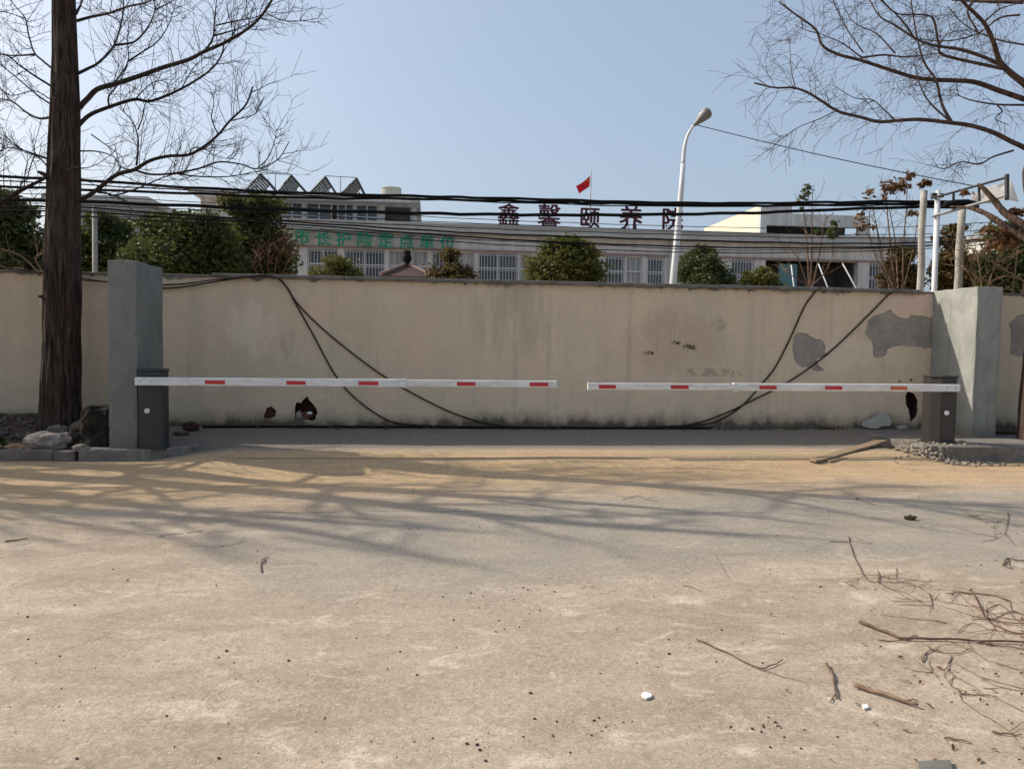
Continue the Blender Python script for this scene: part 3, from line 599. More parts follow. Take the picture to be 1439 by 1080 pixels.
lh = mesh_obj('lamp_head', V, Fs, M['lamp_head'], e, True)
V = []
for i in range(9):
    t = 0.38+0.5*i/8; w = 0.085*math.sin(math.pi*(i+0.6)/9.2)
    for j in range(10):
        an = 2*math.pi*j/10; V.append(h0+ax*t+a_*(0.072+0.055*math.cos(an)*math.sin(math.pi*(i+.6)/9.2))+c_*math.sin(an)*w)
Fs = [(i*10+j, i*10+(j+1) % 10, (i+1)*10+(j+1) % 10, (i+1)*10+j) for i in range(8) for j in range(10)]
mesh_obj('lamp_lens', V, Fs, M['lens'], lh, True)

# ---------------------------------------------------------------- posts and cable bracket at the right
PY = 13.0
def post(px0, py0, px1, r, label, y):
    a, b_ = ony(px0, py0, y), ony(px1, 415, y); b_.z = 0.1
    Q = [b_.lerp(a, i/10)+Vector((0.012*math.sin(i*2.1), 0, 0)) for i in range(11)]
    return tag(MB().tube(Q, [r*1.12-0.2*r*i/10 for i in range(11)], 14).build('concrete_post', M['post'], None, True, origin=b_), label, 'post', 'grey posts behind the wall end')
post(1298, 268, 1294, 0.060, 'slim concrete post topped by a tuft of dry leaves', 12.9)
post(1352, 292, 1343, 0.068, 'thick leaning concrete post under the steel bracket, clear of the white pole', 13.2)
e = empty('cable_bracket', ony(1315, 405, PY-0.2), 'white pole carrying a slanting steel ladder bracket for the cables', 'cable bracket')
PB = PY-0.25
def pb(px, py, dy=0): return ony(px, py, PB+dy)
pa = pb(1318, 268); pz = Vector((pb(1314, 405).x, PB, 0.1))
MB().tube([pz, pa], [0.05, 0.045], 14).build('pole', M['lamp_white'], e, True)
# ladder comes towards the road over the wall
k = -0.8
MB().tube([pb(1308, 279), pb(1416, 249, k)], 0.020, 8).build('top_rail', M['darksteel'], e)
MB().tube([pb(1310, 304), pb(1410, 276, k)], 0.026, 8).build('bottom_rail', M['galv'], e)
for px, y0, y1, f in ((1340, 269, 296, .25), (1376, 259, 286, .6), (1415, 245, 281, 1)):
    MB().tube([pb(px, y0, k*f), pb(px, y1, k*f)], 0.022 if px < 1400 else 0.035, 8).build('strut', M['darksteel'], e)
MB().box(tuple(pb(1309, 277)-Vector((.0, .03, .0))), tuple(pb(1325, 272)+Vector((.0, .03, .0)))).build('clamp', M['darksteel'], e)
q = pb(1350, 287, -.25); sp = MB().tube([q+Vector((-.28, 0, 0)), q+Vector((-.1, 0, .0)), q+Vector((.12, 0, .02)), q+Vector((.28, 0, .03))], [0.05, 0.075, 0.07, 0.03], 10).build('splice_box', M['cable'], e, True)

# ---------------------------------------------------------------- nursing home building
FY = 39.2
def fp(px, py, y=FY): q = ony(px, py, y); return q.x, q.z
x0b, x1b = fp(315, 340)[0], fp(1252, 345)[0]; zroof = 7.40; ZW = 6.12
bE = empty('care_home_building', ((x0b+x1b)/2, FY+5, 0.1), 'long grey two storey building with barred windows beyond the wall', 'building')
wins = [(432,475,'dark'),(483,541,'bars'),(546,602,'cur'),(607,628,'bars'),(640,668,'cur'),(672,728,'bars'),(730,744,'cur'),(782,840,'bars'),(850,878,'bars'),(880,903,'cur'),(910,934,'bars'),(950,1010,'cur'),(1028,1060,'bars'),(1222,1246,'bars')]
wb = MB(); xs_ = []
for a, b_, t in wins: xs_.append((fp(a, 372)[0], fp(b_, 372)[0], t))
ent = (fp(1076, 372)[0], fp(1206, 372)[0])
ops_ = sorted([(a, b_) for a, b_, t in xs_]+[ent]); cur = x0b
for a, b_ in ops_:
    if a > cur: wb.box((cur, FY, 3.3), (a, FY+0.4, ZW))
    cur = b_
wb.box((cur, FY, 3.3), (x1b, FY+0.4, ZW)); wb.box((x0b, FY, 0), (x1b, FY+0.4, 3.296)); wb.box((x0b, FY, ZW+0.002), (x1b, FY+0.4, zroof-0.45))
wb.box((x0b, FY+0.402, 0), (x0b+0.4, FY+11, zroof-0.45)); wb.box((x1b-0.4, FY+0.402, 0), (x1b, FY+11, zroof-0.45)); wb.box((x0b, FY+11.002, 0), (x1b, FY+11.4, zroof-0.45))
wb.build('wall', M['facade'], bE)
rf = MB(); rf.box((x0b-0.3, FY-0.35, zroof-0.447), (x1b+0.3, FY+11.7, zroof-0.05)); rf = rf.build('roof', M['parapet'], bE)
MB().box((x0b-0.3, FY-0.40, zroof-0.047), (x1b+0.3, FY-0.02, zroof+0.06)).build('parapet_cap', M['parapet'], rf)
MB().box((x0b, FY-0.06, ZW+0.005), (x1b, FY-0.002, ZW+0.10)).build('lintel_band', M['lintel'], bE)
for a, b_, t in xs_:
    w = MB(); yF = FY+0.10
    w.box((a, yF, 3.3), (a+0.07, yF+.08, ZW)); w.box((b_-0.07, yF, 3.3), (b_, yF+.08, ZW)); w.box((a+.07, yF, ZW-0.07), (b_-.07, yF+.08, ZW)); w.box((a+.07, yF, 3.3), (b_-.07, yF+.08, 3.37))
    nm = max(1, round((b_-a)/0.9))
    for i in range(1, nm): xm = a+(b_-a)*i/nm; w.box((xm-.035, yF+.003, 3.37), (xm+.035, yF+.077, ZW-.07))
    w.box((a+.07, yF+.006, 5.30), (b_-.07, yF+.074, 5.37))
    f = w.build('window', M['winframe'], bE)
    MB().box((a, yF+.09, 3.3), (b_, yF+.10, ZW)).build('pane', M['curtain'] if t == 'cur' else M['glass'], f)
    if t != 'cur':
        g = MB(); n = max(2, int((b_-a)/0.15))
        for i in range(1, n): xm = a+(b_-a)*i/n; g.box((xm-.011, FY-.03, 3.4), (xm+.011, FY-.01, ZW-.02))
        for zz in (3.6, 4.4, 5.2, 5.95): g.box((a, FY-.008, zz), (b_, FY+.006, zz+.03))
        g.build('security_grille', M['winframe'], f)
for px in (578, 757, 941):
    xx = fp(px, 360)[0]; MB().tube([(xx, FY-.09, .2), (xx, FY-.09, zroof-.5)], .05, 8).build('drain_pipe', M['tank'], bE, True)
# entrance recess
en = MB(); en.box((ent[0], FY+2.2, 3.3), (ent[1], FY+2.4, ZW)); en.box((ent[0], FY+.402, 3.3), (ent[0]+.12, FY+2.2, ZW)); en.box((ent[1]-.12, FY+.402, 3.3), (ent[1], FY+2.2, ZW)); en.build('entrance_recess', M['recess'], bE)
xt0, xt1 = fp(1098, 380)[0], fp(1124, 380)[0]; MB().box((xt0, FY+.3, 4.2), (xt1, FY+.34, ZW-.15)).build('glass_door', M['teal'], bE)
# upper storey, set back
UY = 43.0
ux0, ux1 = fp(282, 290, UY)[0], fp(584, 300, UY)[0]; uz = fp(430, 283, UY)[1]; ut = fp(430, 274, UY)[1]
uw = [(395,425),(430,466),(474,497),(500,531)]; ub = MB(); uo = [(fp(a, 300, UY)[0], fp(b_, 300, UY)[0]) for a, b_ in uw]; dk = (fp(541, 300, UY)[0], ux1-0.15); cur = ux0
door = (fp(466.5, 300, UY)[0], fp(473.5, 300, UY)[0])
for a, b_ in sorted(uo+[dk, door]):
    if a > cur: ub.box((cur, UY, zroof-.04), (a, UY+.3, uz))
    cur = b_
ub.box((cur, UY, zroof-.04), (ux1, UY+.3, uz)); ub.box((ux0, UY+.004, uz-.12), (ux1, UY+.296, uz+.02)); ub.box((ux0, UY+.302, zroof-.04), (ux0+.3, UY+6, uz)); ub.box((ux1-.3, UY+.302, zroof-.04), (ux1, UY+6, uz)); ub.box((ux0, UY+6.002, zroof-.04), (ux1, UY+6.3, uz))
ub.build('upper_storey', M['facade'], bE)
for a, b_ in uo:
    w = MB(); yF = UY+.08
    zb = zroof+.1
    w.box((a, yF, zb), (a+.06, yF+.08, uz)); w.box((b_-.06, yF, zb), (b_, yF+.08, uz)); w.box((a+.06, yF, uz-.06), (b_-.06, yF+.08, uz))
    w.box(((a+b_)/2-.035, yF+.004, zb), ((a+b_)/2+.035, yF+.074, uz-.06)); w.box((a+.06, yF+.006, zb+.75), (b_-.06, yF+.07, zb+.82))
    f = w.build('window', M['winframe'], bE); MB().box((a, yF+.09, zroof-.03), (b_, yF+.1, uz)).build('pane', M['glass'], f)
MB().box((door[0], UY+.2, zroof-.04), (door[1], UY+.26, uz)).build('door', M['recess'], bE)
MB().box((dk[0], UY+1.2, zroof-.04), (dk[1], UY+1.3, uz)).build('recess_panel', M['slat'], bE)  # grey panel set back in the open bay
exl = fp(264, 268, UY)[0]
ur = MB().prism([(exl, ut-.02), (exl+1.2, uz-.08), (ux1+.25, uz-.02), (ux1+.25, ut), (exl, ut)], UY-.9, UY+6.6, 'y').build('upper_roof', M['facade'], bE)
# saw-tooth frames on the upper roof
for (l, ap, r) in ((342, 366, 390), (389, 409, 433), (433, 457, 474), (477, 501, 514)):
    y0 = UY-.2; L, A, Rr = fp(l, 276, y0), fp(ap, 244+0.045*(ap-366), y0), fp(r, 276, y0); zb = ut
    fr = MB()
    for y in (y0, y0+2.6):
        fr.tube([(L[0], y, zb), (A[0], y, A[1])], .05, 4); fr.tube([(A[0], y, A[1]), (Rr[0], y, zb)], .05, 4)
    fr.tube([(A[0], y0, A[1]), (A[0], y0+2.6, A[1])], .05, 4)
    f = fr.build('rooflight_frame', M['darksteel'], bE)
    g = MB()
    for (P, n) in ((L, 10), (Rr, 10)):
        for i in range(n):
            t = (i+.5)/n; xx = P[0]+(A[0]-P[0])*t; zz = zb+(A[1]-zb)*t; g.box((xx-.055, y0+.02, zz-.03), (xx+.055, y0+2.58, zz+.02))
    for i in range(1, 5):
        t = i/5; g.tube([(L[0]+(A[0]-L[0])*t, y0+.03, zb+(A[1]-zb)*t), (Rr[0]+(A[0]-Rr[0])*t*.6, y0+.03, zb)], .018, 4)
    g.build('slats', M['slat'], f)
for (a, b_) in ((366, 408), (457, 500)):
    pl = MB(); A, B = fp(a, 243+.045*(a-366), UY), fp(b_, 243.5+.045*(b_-366), UY); pl.tube([(A[0], UY, A[1]), (B[0], UY, B[1])], .025, 5); c = (A[0]+B[0])/2; pl.tube([(c, UY, ut), (c, UY, (A[1]+B[1])/2)], .025, 5); pl.build('roof_pipe', M['galv'], bE)

tq = ony(550, 274, UY+2); tr_ = (fp(564, 270, UY+2)[0]-fp(536, 270, UY+2)[0])/2; th = fp(550, 264, UY+2)[1]
e = empty('water_tank', (tq.x, UY+2, ut), 'round cream water tank on the upper roof', 'water tank')
MB().tube([(tq.x, UY+2, ut), (tq.x, UY+2, th-.12), (tq.x, UY+2, th-.05), (tq.x, UY+2, th)], [tr_, tr_, tr_*1.04, tr_*.9], 28).build('tank_body', M['tank'], e)
MB().tube([(tq.x+tr_+.12, UY+2, ut), (tq.x+tr_+.12, UY+2, ut+.35), (tq.x+tr_-.05, UY+2, ut+.38)], .03, 6).build('pipe', M['galv'], e)
# rooftop block on the right
BY = 42.0
e = empty('stair_block', (fp(1140, 330, BY)[0], BY+3, zroof), 'grey rooftop block with a sunlit side and a wide dark opening', 'rooftop block')
bx0 = fp(1069, 300, BY)[0]; bx1 = fp(1113, 300, BY)[0]; bx2 = fp(1222, 310, BY)[0]; t1 = fp(1090, 288.5, BY)[1]; t2 = fp(1170, 302, BY)[1]; o1 = fp(1140, 318, BY)[1]
ox0, ox1 = fp(1077, 325, BY)[0], fp(1207, 325, BY)[0]
MB().box((bx0, BY+.3, zroof-.05), (bx0+.25, BY+9, t1-.002)).build('side_wall', M['facade_sunlit'], e)
fr = MB(); fr.box((bx0, BY, o1), (bx2, BY+.298, t2)); fr.box((bx0, BY, t2+.002), (bx1, BY+.298, t1)); fr.box((bx0, BY, zroof-.05), (ox0, BY+.298, o1-.002)); fr.box((ox1, BY, zroof-.05), (bx2, BY+.298, o1-.002)); fr.build('front_wall', M['facade'], e)
MB().box((bx0+.252, BY+2.6, zroof-.05), (bx2, BY+2.8, t2-.1)).build('back_wall', M['recess'], e)
MB().box((bx0+.252, BY+.3, t2-.09), (bx2, BY+9, t2-.004)).build('roof', M['parapet'], e)
MB().box((bx0+.252, BY+.3, t2), (bx1, BY+9, t1-.01)).build('roof_upstand', M['facade'], e)
sxa, sxb = fp(1150, 340, BY)[0], fp(1207, 340, BY)[0]
MB().prism([(sxa, zroof), (sxb, zroof), (sxb, fp(1207, 331, BY)[1])], BY+.5, BY+2.5, 'y').build('stair_flight', M['farwhite'], e)
MB().box((fp(1226, 340, BY)[0], BY, zroof-.05), (fp(1290, 340, BY)[0], BY+5, zroof+.55)).build('low_extension', M['farwall'], e)
# lettering
def glyph(ch, size, ext, name, mat, parent, x, y, z, fat=0.0):
    cu = bpy.data.curves.new('glyph', 'FONT'); cu.body = ch; cu.size = size; cu.extrude = ext; cu.align_x = 'CENTER'
    to = bpy.data.objects.new('glyph', cu); COL.objects.link(to); dg = bpy.context.evaluated_depsgraph_get()
    me = bpy.data.meshes.new_from_object(to.evaluated_get(dg)); bpy.data.objects.remove(to)
    V = []; Fs = []
    for q, (dx, dz) in enumerate(((-fat, -fat*.6), (fat, -fat*.6), (0, fat*.7), (0, 0))):   # a few shifted copies make the strokes bold
        b0 = len(V); V += [(v.co.x+x+dx, y-v.co.z-.004*q, v.co.y+z+dz) for v in me.vertices]; Fs += [tuple(k+b0 for k in p.vertices) for p in me.polygons]
    return mesh_obj(name, V, Fs, mat, parent)
e = empty('facade_sign', (fp(528, 335)[0], FY-.42, 6.4), 'row of green characters fixed to the grey facade', 'sign')
for ch, px in zip('市长护险定点单位', (424, 454, 483, 512, 542, 571, 600, 629)):
    xx, zz = fp(px, 333+.045*(px-424)*0.9, FY-.42); glyph(ch, 0.80, .05, 'letter', M['green'], e, xx, FY-.42, zz-.30, .016)
e = empty('roof_sign', (fp(830, 305)[0], FY+.6, zroof), 'five maroon characters standing on legs along the roof edge', 'sign')
for ch, px, yt, yb in (('鑫', 715, 286, 315), ('馨', 772, 287, 317), ('颐', 829, 291, 317), ('养', 887, 290, 320), ('院', 945, 292, 320)):
    y = FY+.6; xx, z1 = fp(px, yt, y); z0 = fp(px, yb, y)[1]; s = (z1-z0)*1.16
    L = glyph(ch, s, .05, 'letter', M['maroon'], e, xx, y, z0+s*.09-.10, .020)
    st = MB()
    for k in (-.3, -.1, .12, .3): st.tube([(xx+k, y, zroof-.05), (xx+k, y, z0+.18)], .018, 5)
    st.build('letter_stand', M['darksteel'], L)
# flag
y = FY+2.2; a = ony(830.5, 240, y); fe = empty('flagpole', (a.x, y, zroof), 'slim flagpole with a red starred flag on the roof', 'flag')
MB().tube([(a.x, y, zroof-.05), (a.x, y, a.z)], [.04, .028], 8).build('pole', M['galv'], fe, True)
TL, BL, BRr, TR = ony(829, 247, y), ony(828.5, 262, y), ony(814, 272, y), ony(809, 262, y)
def flagpt(u, v):
    p = TL.lerp(TR, u).lerp(BL.lerp(BRr, u), v); return p+Vector((0, .10*math.sin(u*5+v*1.5)*u, -.05*math.sin(u*math.pi)*(1-v)))
nu, nv = 16, 10; V = []; 
for s in (-.008, .008):
    V += [tuple(flagpt(i/nu, j/nv)+Vector((0, s, 0))) for j in range(nv+1) for i in range(nu+1)]
K = (nu+1)*(nv+1); Fs = []
for o_, fl in ((0, 1), (K, 0)):
    for j in range(nv):
        for i in range(nu):
            q = (o_+j*(nu+1)+i, o_+j*(nu+1)+i+1, o_+(j+1)*(nu+1)+i+1, o_+(j+1)*(nu+1)+i); Fs.append(q if fl else q[::-1])
cloth = mesh_obj('flag_cloth', V, Fs, M['flagred'], fe, True)
sb = MB()
for (u, v, r) in ((.17, .27, .10), (.33, .10, .035), (.40, .22, .035), (.40, .38, .035), (.33, .5, .035)):
    pts = []
    for k in range(10):
        rr = r*(1 if k % 2 == 0 else .4); an = math.pi/2+k*math.pi/5; pts.append(flagpt(u+rr*math.cos(an)*.66, v-rr*math.sin(an))+Vector((0, -.014, 0)))
    sb.add(pts, [tuple(range(10))])
sb.build('stars', M['yellow'], cloth)
# pavilion roof in front of the building
py_ = 26.0
e = empty('pavilion_roof', ony(571, 390, py_), 'small red brown tiled pavilion roof with a dark finial', 'pavilion')
A, B, C_ = ony(572, 372, py_), ony(536, 390, py_), ony(606, 388, py_); hw = (C_.x-B.x)/2; zc = B.z
V = [(A.x, py_, A.z), (A.x-hw, py_-hw, zc), (A.x+hw, py_-hw, zc), (A.x+hw, py_+hw, zc), (A.x-hw, py_+hw, zc)]
bev = mesh_obj('tiled_roof', V, [(0,1,2),(0,2,3),(0,3,4),(0,4,1),(4,3,2,1)], M['rooftile'], e)
rb = MB()
for i in range(1, 5): rb.tube([Vector(V[0]).lerp(Vector(V[i]), .05)+Vector((0,0,.04)), Vector(V[i])+Vector((0,0,.05))], .06, 6)
rb.build('ridge', M['lintel'], bev)
f0 = Vector(V[0]); MB().tube([f0, f0+Vector((0,0,.08)), f0+Vector((0,0,.16)), f0+Vector((0,0,.26)), f0+Vector((0,0,.34)), f0+Vector((0,0,.46))], [.16, .10, .15, .15, .12, .12], 14).build('finial', M['cable'], e)
cp = MB()
for sx_ in (-1, 1):
    for sy_ in (-1, 1): cp.box((A.x+sx_*hw*.8-.1, py_+sy_*hw*.8-.1, .1), (A.x+sx_*hw*.8+.1, py_+sy_*hw*.8+.1, zc))
cp.build('columns', M['lintel'], e)
# far buildings
o = MB(); a, b_ = ony(70, 300, 46), ony(203, 300, 46); zt = ony(150, 283, 46).z; o.box((a.x, 46, 0), (b_.x, 54, zt))
e = empty('far_block', ((a.x+b_.x)/2, 50, 0), 'plain grey block behind the trees by the thick trunk', 'building'); o.build('wall', M['farwall'], e)
MB().box((a.x-.3, 45.7, zt+.002), (b_.x+.3, 54.3, zt+.3)).build('roof_edge', M['parapet'], e)
a, b_ = ony(1424, 330, 50), ony(1475, 330, 50); zt = ony(1440, 326, 50).z
e = empty('white_house', ((a.x+b_.x)/2, 53, 0), 'small white house far behind at the photo edge', 'house')
MB().box((a.x, 50, 0), (b_.x, 56, zt)).build('wall', M['farwhite'], e); MB().box((a.x-.3, 49.7, zt+.002), (b_.x+.3, 56.3, zt+.25)).build('roof', M['farwall'], e)
MB().box((a.x+.5, 49.95, zt-1.6), (a.x+1.6, 49.998, zt-.5)).build('window', M['glass'], e)
P = [(1362,288),(1366,274),(1378,267),(1396,260),(1421,253),(1432,284),(1412,280),(1392,286),(1376,285)]
V = []; SH = PY-.35
for sgn in (0, .012): V += [tuple(ony(px, py, SH+sgn+.05*math.sin(i*2.3))) for i, (px, py) in enumerate(P)]
n = len(P); Fs = [tuple(range(n)), tuple(range(2*n-1, n-1, -1))]+[(i, n+i, n+(i+1) % n, (i+1) % n) for i in range(n)]
tag(mesh_obj('white_sheet', V, Fs, M['sheet'], origin=V[0]), 'crumpled white sheet caught on the steel ladder bracket', 'sheet')
# pale post beyond the wall at left
a = ony(133, 290, 15.5); tag(MB().tube([(a.x-.02, 15.5, .1), (a.x, 15.5, a.z)], [.055, .045], 12).build('pale_post', M['post'], None, True, origin=(a.x, 15.5, .1)), 'thin pale post behind the wall between trunk and shaded pillar', 'post')
# slanted supports
for i, (p0, p1, lab) in enumerate((((1112, 372), (1116, 405), 'white slanting prop, first and shortest of three before the dark entrance'), ((1150, 370), (1165, 408), 'white slanting prop in the middle of three before the dark entrance'), ((1184, 370), (1205, 408), 'white slanting prop beside the entrance column'))):
    A, B = ony(p0[0], p0[1], 24), ony(p1[0], p1[1], 24); B = A+(B-A)*2.6
    tag(MB().tube([B, A], .022, 8).build('slanting_prop', M['lamp_white'], None, True, origin=B), lab, 'prop', 'white slanting props')

# ---------------------------------------------------------------- vegetation
def crown_mesh(lobes, n, leaf, mat, name, parent, seed, shell=0.55, droop=0.0):
    rg = np.random.default_rng(seed); V = []; Fs = []
    vols = np.array([l[1][0]*l[1][1]*l[1][2] for l in lobes])**0.75; cnt = np.maximum(8, (n*vols/vols.sum()).astype(int))
    for (c, r), k in zip(lobes, cnt):
        d = rg.normal(size=(k, 3)); d /= np.linalg.norm(d, axis=1)[:, None]
        rad = shell + (1.08-shell)*rg.random(k)**0.6
        # little clumps
        P = np.array(c) + d*rad[:, None]*np.array(r)
        P = np.array(c) + d*(rad*(1+0.22*np.clip(rg.normal(size=k), 0, 2.2)*(rg.random(k) < .3)))[:, None]*np.array(r)
        ncl = max(4, k//22); cl = P[rg.integers(0, k, ncl)]; P = P*0.45+cl[rg.integers(0, ncl, k)]*0.55 + rg.normal(size=(k, 3))*np.array(r)*0.10
        u = rg.normal(size=(k, 3)); u[:, 2] *= 0.6; u /= np.linalg.norm(u, axis=1)[:, None]
        w = np.cross(u, rg.normal(size=(k, 3))); w /= np.linalg.norm(w, axis=1)[:, None]
        s = leaf*(0.6+0.8*rg.random(k))[:, None]
        q = np.stack([P-u*s, P-w*s*0.42+u*s*.1, P+u*s, P+w*s*0.42+u*s*.1], 1).reshape(-1, 3)
        b0 = len(V); V += q.tolist(); Fs += [(b0+4*i, b0+4*i+1, b0+4*i+2, b0+4*i+3) for i in range(k)]
    return mesh_obj(name, V, Fs, mat, parent)
def evergreen(name, px0, px1, pyt, pyb, y, mat, label, cat, seed, n=5000, leaf=.09, nl=16, point=0.0, group=None, trunkm='limb', fill=1.0):
    """a crown filling the photo box (px0..px1, pyt..pyb) at distance y, going on down behind the wall"""
    a, b_ = ony(px0, (pyt+pyb)/2, y), ony(px1, (pyt+pyb)/2, y); t = ony((px0+px1)/2, pyt, y).z; bt = ony((px0+px1)/2, pyb, y).z
    cx, w = (a.x+b_.x)/2, (b_.x-a.x)/2; rd = random.Random(seed)
    e = empty(name, (cx, y, .1), label, cat, group)
    lob = []
    H = t-bt
    for i in range(nl):
        h = rd.random()**.9; wid = w*(1-point*h)*math.sqrt(max(.08, 1-max(0, (h-.45)/.66)**2)); an = rd.uniform(0, 6.28); rr = rd.random()**.5*.72
        s = rd.uniform(.30, .48)*min(w, H)*(1-.35*h)
        lob.append(((cx+math.cos(an)*rr*wid, y+math.sin(an)*rr*wid, min(bt+h*H, t-s*.85)), (s*1.1, s*1.1, s*.85)))
    for i in range(5):
        h = .08+.2*i; ww = w*(1-point*h)*math.sqrt(max(.15, 1-max(0, (h-.45)/.66)**2)); lob.append(((cx+rd.uniform(-.12, .12)*w, y, bt+h*H*.92), (ww*.74, ww*.74, H*.17)))
    lob.append(((cx+rd.uniform(-.15, .15)*w, y, t-.2*min(w, H)), (.42*w*(1-.5*point), .42*w*(1-.5*point), .22*min(w, H))))
    lob.append(((cx-w*.6, y, bt+.3*H), (.40*w, .42*w, .36*H))); lob.append(((cx+w*.6, y, bt+.28*H), (.40*w, .42*w, .36*H)))
    lob.append(((cx, y, bt-.1*H), (w*.85, w*.75, H*.3)))
    tk = MB(); top = t-.35*H; tk.tube([(cx, y, .1), (cx+.05, y, max(.6, bt*.6)), (cx-.04, y, top)], [.10+.02*w, .08, .04], 8)
    for i in range(7):
        l = lob[i]; z = rd.uniform(.5, .9)*top; tk.tube([(cx, y, z), tuple((Vector((cx, y, z))+Vector(l[0]))/2+Vector((0, 0, .1))), l[0]], [.045, .03, .012], 5)
    tk.build('trunk', M[trunkm], e, True)
    crown_mesh(lob, int(n*fill), leaf, mat, 'crown', e, seed)
    return e
evergreen('evergreen_tree', -70, 78, 268, 395, 19.0, M['leafdark'], 'tall dark evergreen cut by the photo edge, behind the thick trunk', 'tree', 1, 24000, .065, 18, 0, 'evergreens behind the wall')
evergreen('evergreen_tree', 86, 212, 300, 395, 21.0, M['leafdark'], 'grey green evergreen between the thick trunk and the rounder dark tree', 'tree', 2, 18000, .065, 14, 0, 'evergreens behind the wall')
evergreen('evergreen_tree', 160, 346, 296, 400, 16.5, M['leafdark'], 'wide dark evergreen rising right behind the shaded pillar', 'tree', 3, 30000, .055, 22, 0, 'evergreens behind the wall')
evergreen('evergreen_tree', 286, 425, 272, 400, 18.0, M['leafmid'], 'tall evergreen with a yellow green sunlit top beside the green lettering', 'tree', 4, 28000, .055, 20, .1, 'evergreens behind the wall')
evergreen('garden_shrub', 428, 516, 358, 400, 21.0, M['leafyel'], 'low olive shrub in front of the first barred windows', 'shrub', 5, 4500, .055, 9, 0, 'shrubs along the building')
evergreen('garden_shrub', 594, 674, 348, 402, 20.0, M['leafbrown'], 'pointed yellowish shrub right of the pavilion roof', 'shrub', 6, 6000, .05, 10, .75, 'shrubs along the building')
evergreen('garden_shrub', 732, 858, 329, 405, 18.5, M['leafyel'], 'big rounded olive bush under the third roof character', 'shrub', 7, 20000, .055, 16, .15, 'shrubs along the building')
evergreen('garden_shrub', 944, 1036, 343, 408, 20.0, M['leafdark'], 'dark bush standing right behind the street lamp pole', 'shrub', 8, 14000, .055, 13, .2, 'shrubs along the building')
evergreen('garden_shrub', 1034, 1110, 376, 412, 20.0, M['leafyel'], 'low green shrub left of the dark entrance', 'shrub', 9, 3500, .055, 7, 0, 'shrubs along the building')
evergreen('garden_shrub', 1232, 1300, 345, 415, 17.0, M['leafbrown'], 'brownish bush below the rusty leafed stems', 'shrub', 10, 5000, .055, 11, .1, 'shrubs along the building')
evergreen('evergreen_tree', 1306, 1370, 312, 415, 16.5, M['leafbrown'], 'rust tinged bush growing between the posts of the bracket', 'tree', 11, 7000, .055, 13, .1, 'evergreens behind the wall')
evergreen('evergreen_tree', 1356, 1480, 308, 415, 18.5, M['leafdark'], 'green tree behind the bracket posts, half hidden by bare twigs', 'tree', 12, 16000, .06, 16, 0, 'evergreens behind the wall')

# bare branching
def perp(rd, t):
    v = Vector((rd.gauss(0, 1), rd.gauss(0, 1), rd.gauss(0, 1))); v -= t*v.dot(t); return v.normalized() if v.length > 1e-6 else Vector((1, 0, 0))
def twig(mb, rd, p, d, L, r, depth, bias, wob=.28, kids=4):
    n = 5 if depth else 4; P = [p]; D = d.normalized()
    for i in range(n):
        D = (D+perp(rd, D)*wob*rd.random()+bias*.14).normalized(); P.append(P[-1]+D*(L/n))
    mb.tube(P, [max(.0022, r*(1-.75*i/n)) for i in range(n+1)], 3 if r < .008 else 5, False)
    if depth:
        for _ in range(rd.randint(max(1, kids-1), kids+1)):
            s = rd.uniform(.2, 1.0); i = min(n-1, int(s*n)); q = P[i].lerp(P[i+1], s*n-i); t = (P[i+1]-P[i]).normalized()
            twig(mb, rd, q, (t*.75+perp(rd, t)*.7), L*rd.uniform(.35, .6), max(.0026, r*.55), depth-1, bias, wob, kids)
def dress(mb, rd, P, cnt, L, r, bias, s0=.25, depth=1, kids=4):
    for _ in range(cnt):
        s = s0+(1-s0)*rd.random()**.8; f = s*(len(P)-1); i = min(len(P)-2, int(f)); q = P[i].lerp(P[i+1], f-i); t = (P[i+1]-P[i]).normalized()
        twig(mb, rd, q, t*.6+perp(rd, t)*.8+bias*.25, L*rd.uniform(.45, 1.1), r, depth, bias, .3, kids)
def trunk_mesh(P, rad, seed, sides=36, flute=.09):
    V = []; Q = spline(P, 6); n = len(Q)
    for i, q in enumerate(Q):
        f = i/(n-1)*(len(rad)-1); k = min(len(rad)-2, int(f)); r = rad[k]+(rad[k+1]-rad[k])*(f-k)
        for j in range(sides):
            an = 2*math.pi*j/sides; dv = Vector((math.cos(an), math.sin(an), 0))
            m = 1+flute*mnoise.noise(Vector((dv.x*3.2, dv.y*3.2, q.z*.35+seed)))+flute*.6*mnoise.noise(Vector((dv.x*9, dv.y*9, q.z*1.3+seed)))
            V.append(q+dv*r*m)
    Fs = [(i*sides+j, i*sides+(j+1) % sides, (i+1)*sides+(j+1) % sides, (i+1)*sides+j) for i in range(n-1) for j in range(sides)]+[tuple((n-1)*sides+j for j in range(sides))]
    return V, Fs
UPV = Vector((0, 0, 1))
def traced(P, d0, k, off, sc):
    """pixel polyline -> 3-D path that leaves the trunk plane by k metres over its length"""
    n = len(P); tot = 0; acc = [0]
    for i in range(1, n): tot += math.hypot(P[i][0]-P[i-1][0], P[i][1]-P[i-1][1]); acc.append(tot)
    return [at(off[0]+p[0]/sc, off[1]+p[1]/sc, d0+k*(a/tot)) for p, a in zip(P, acc)]
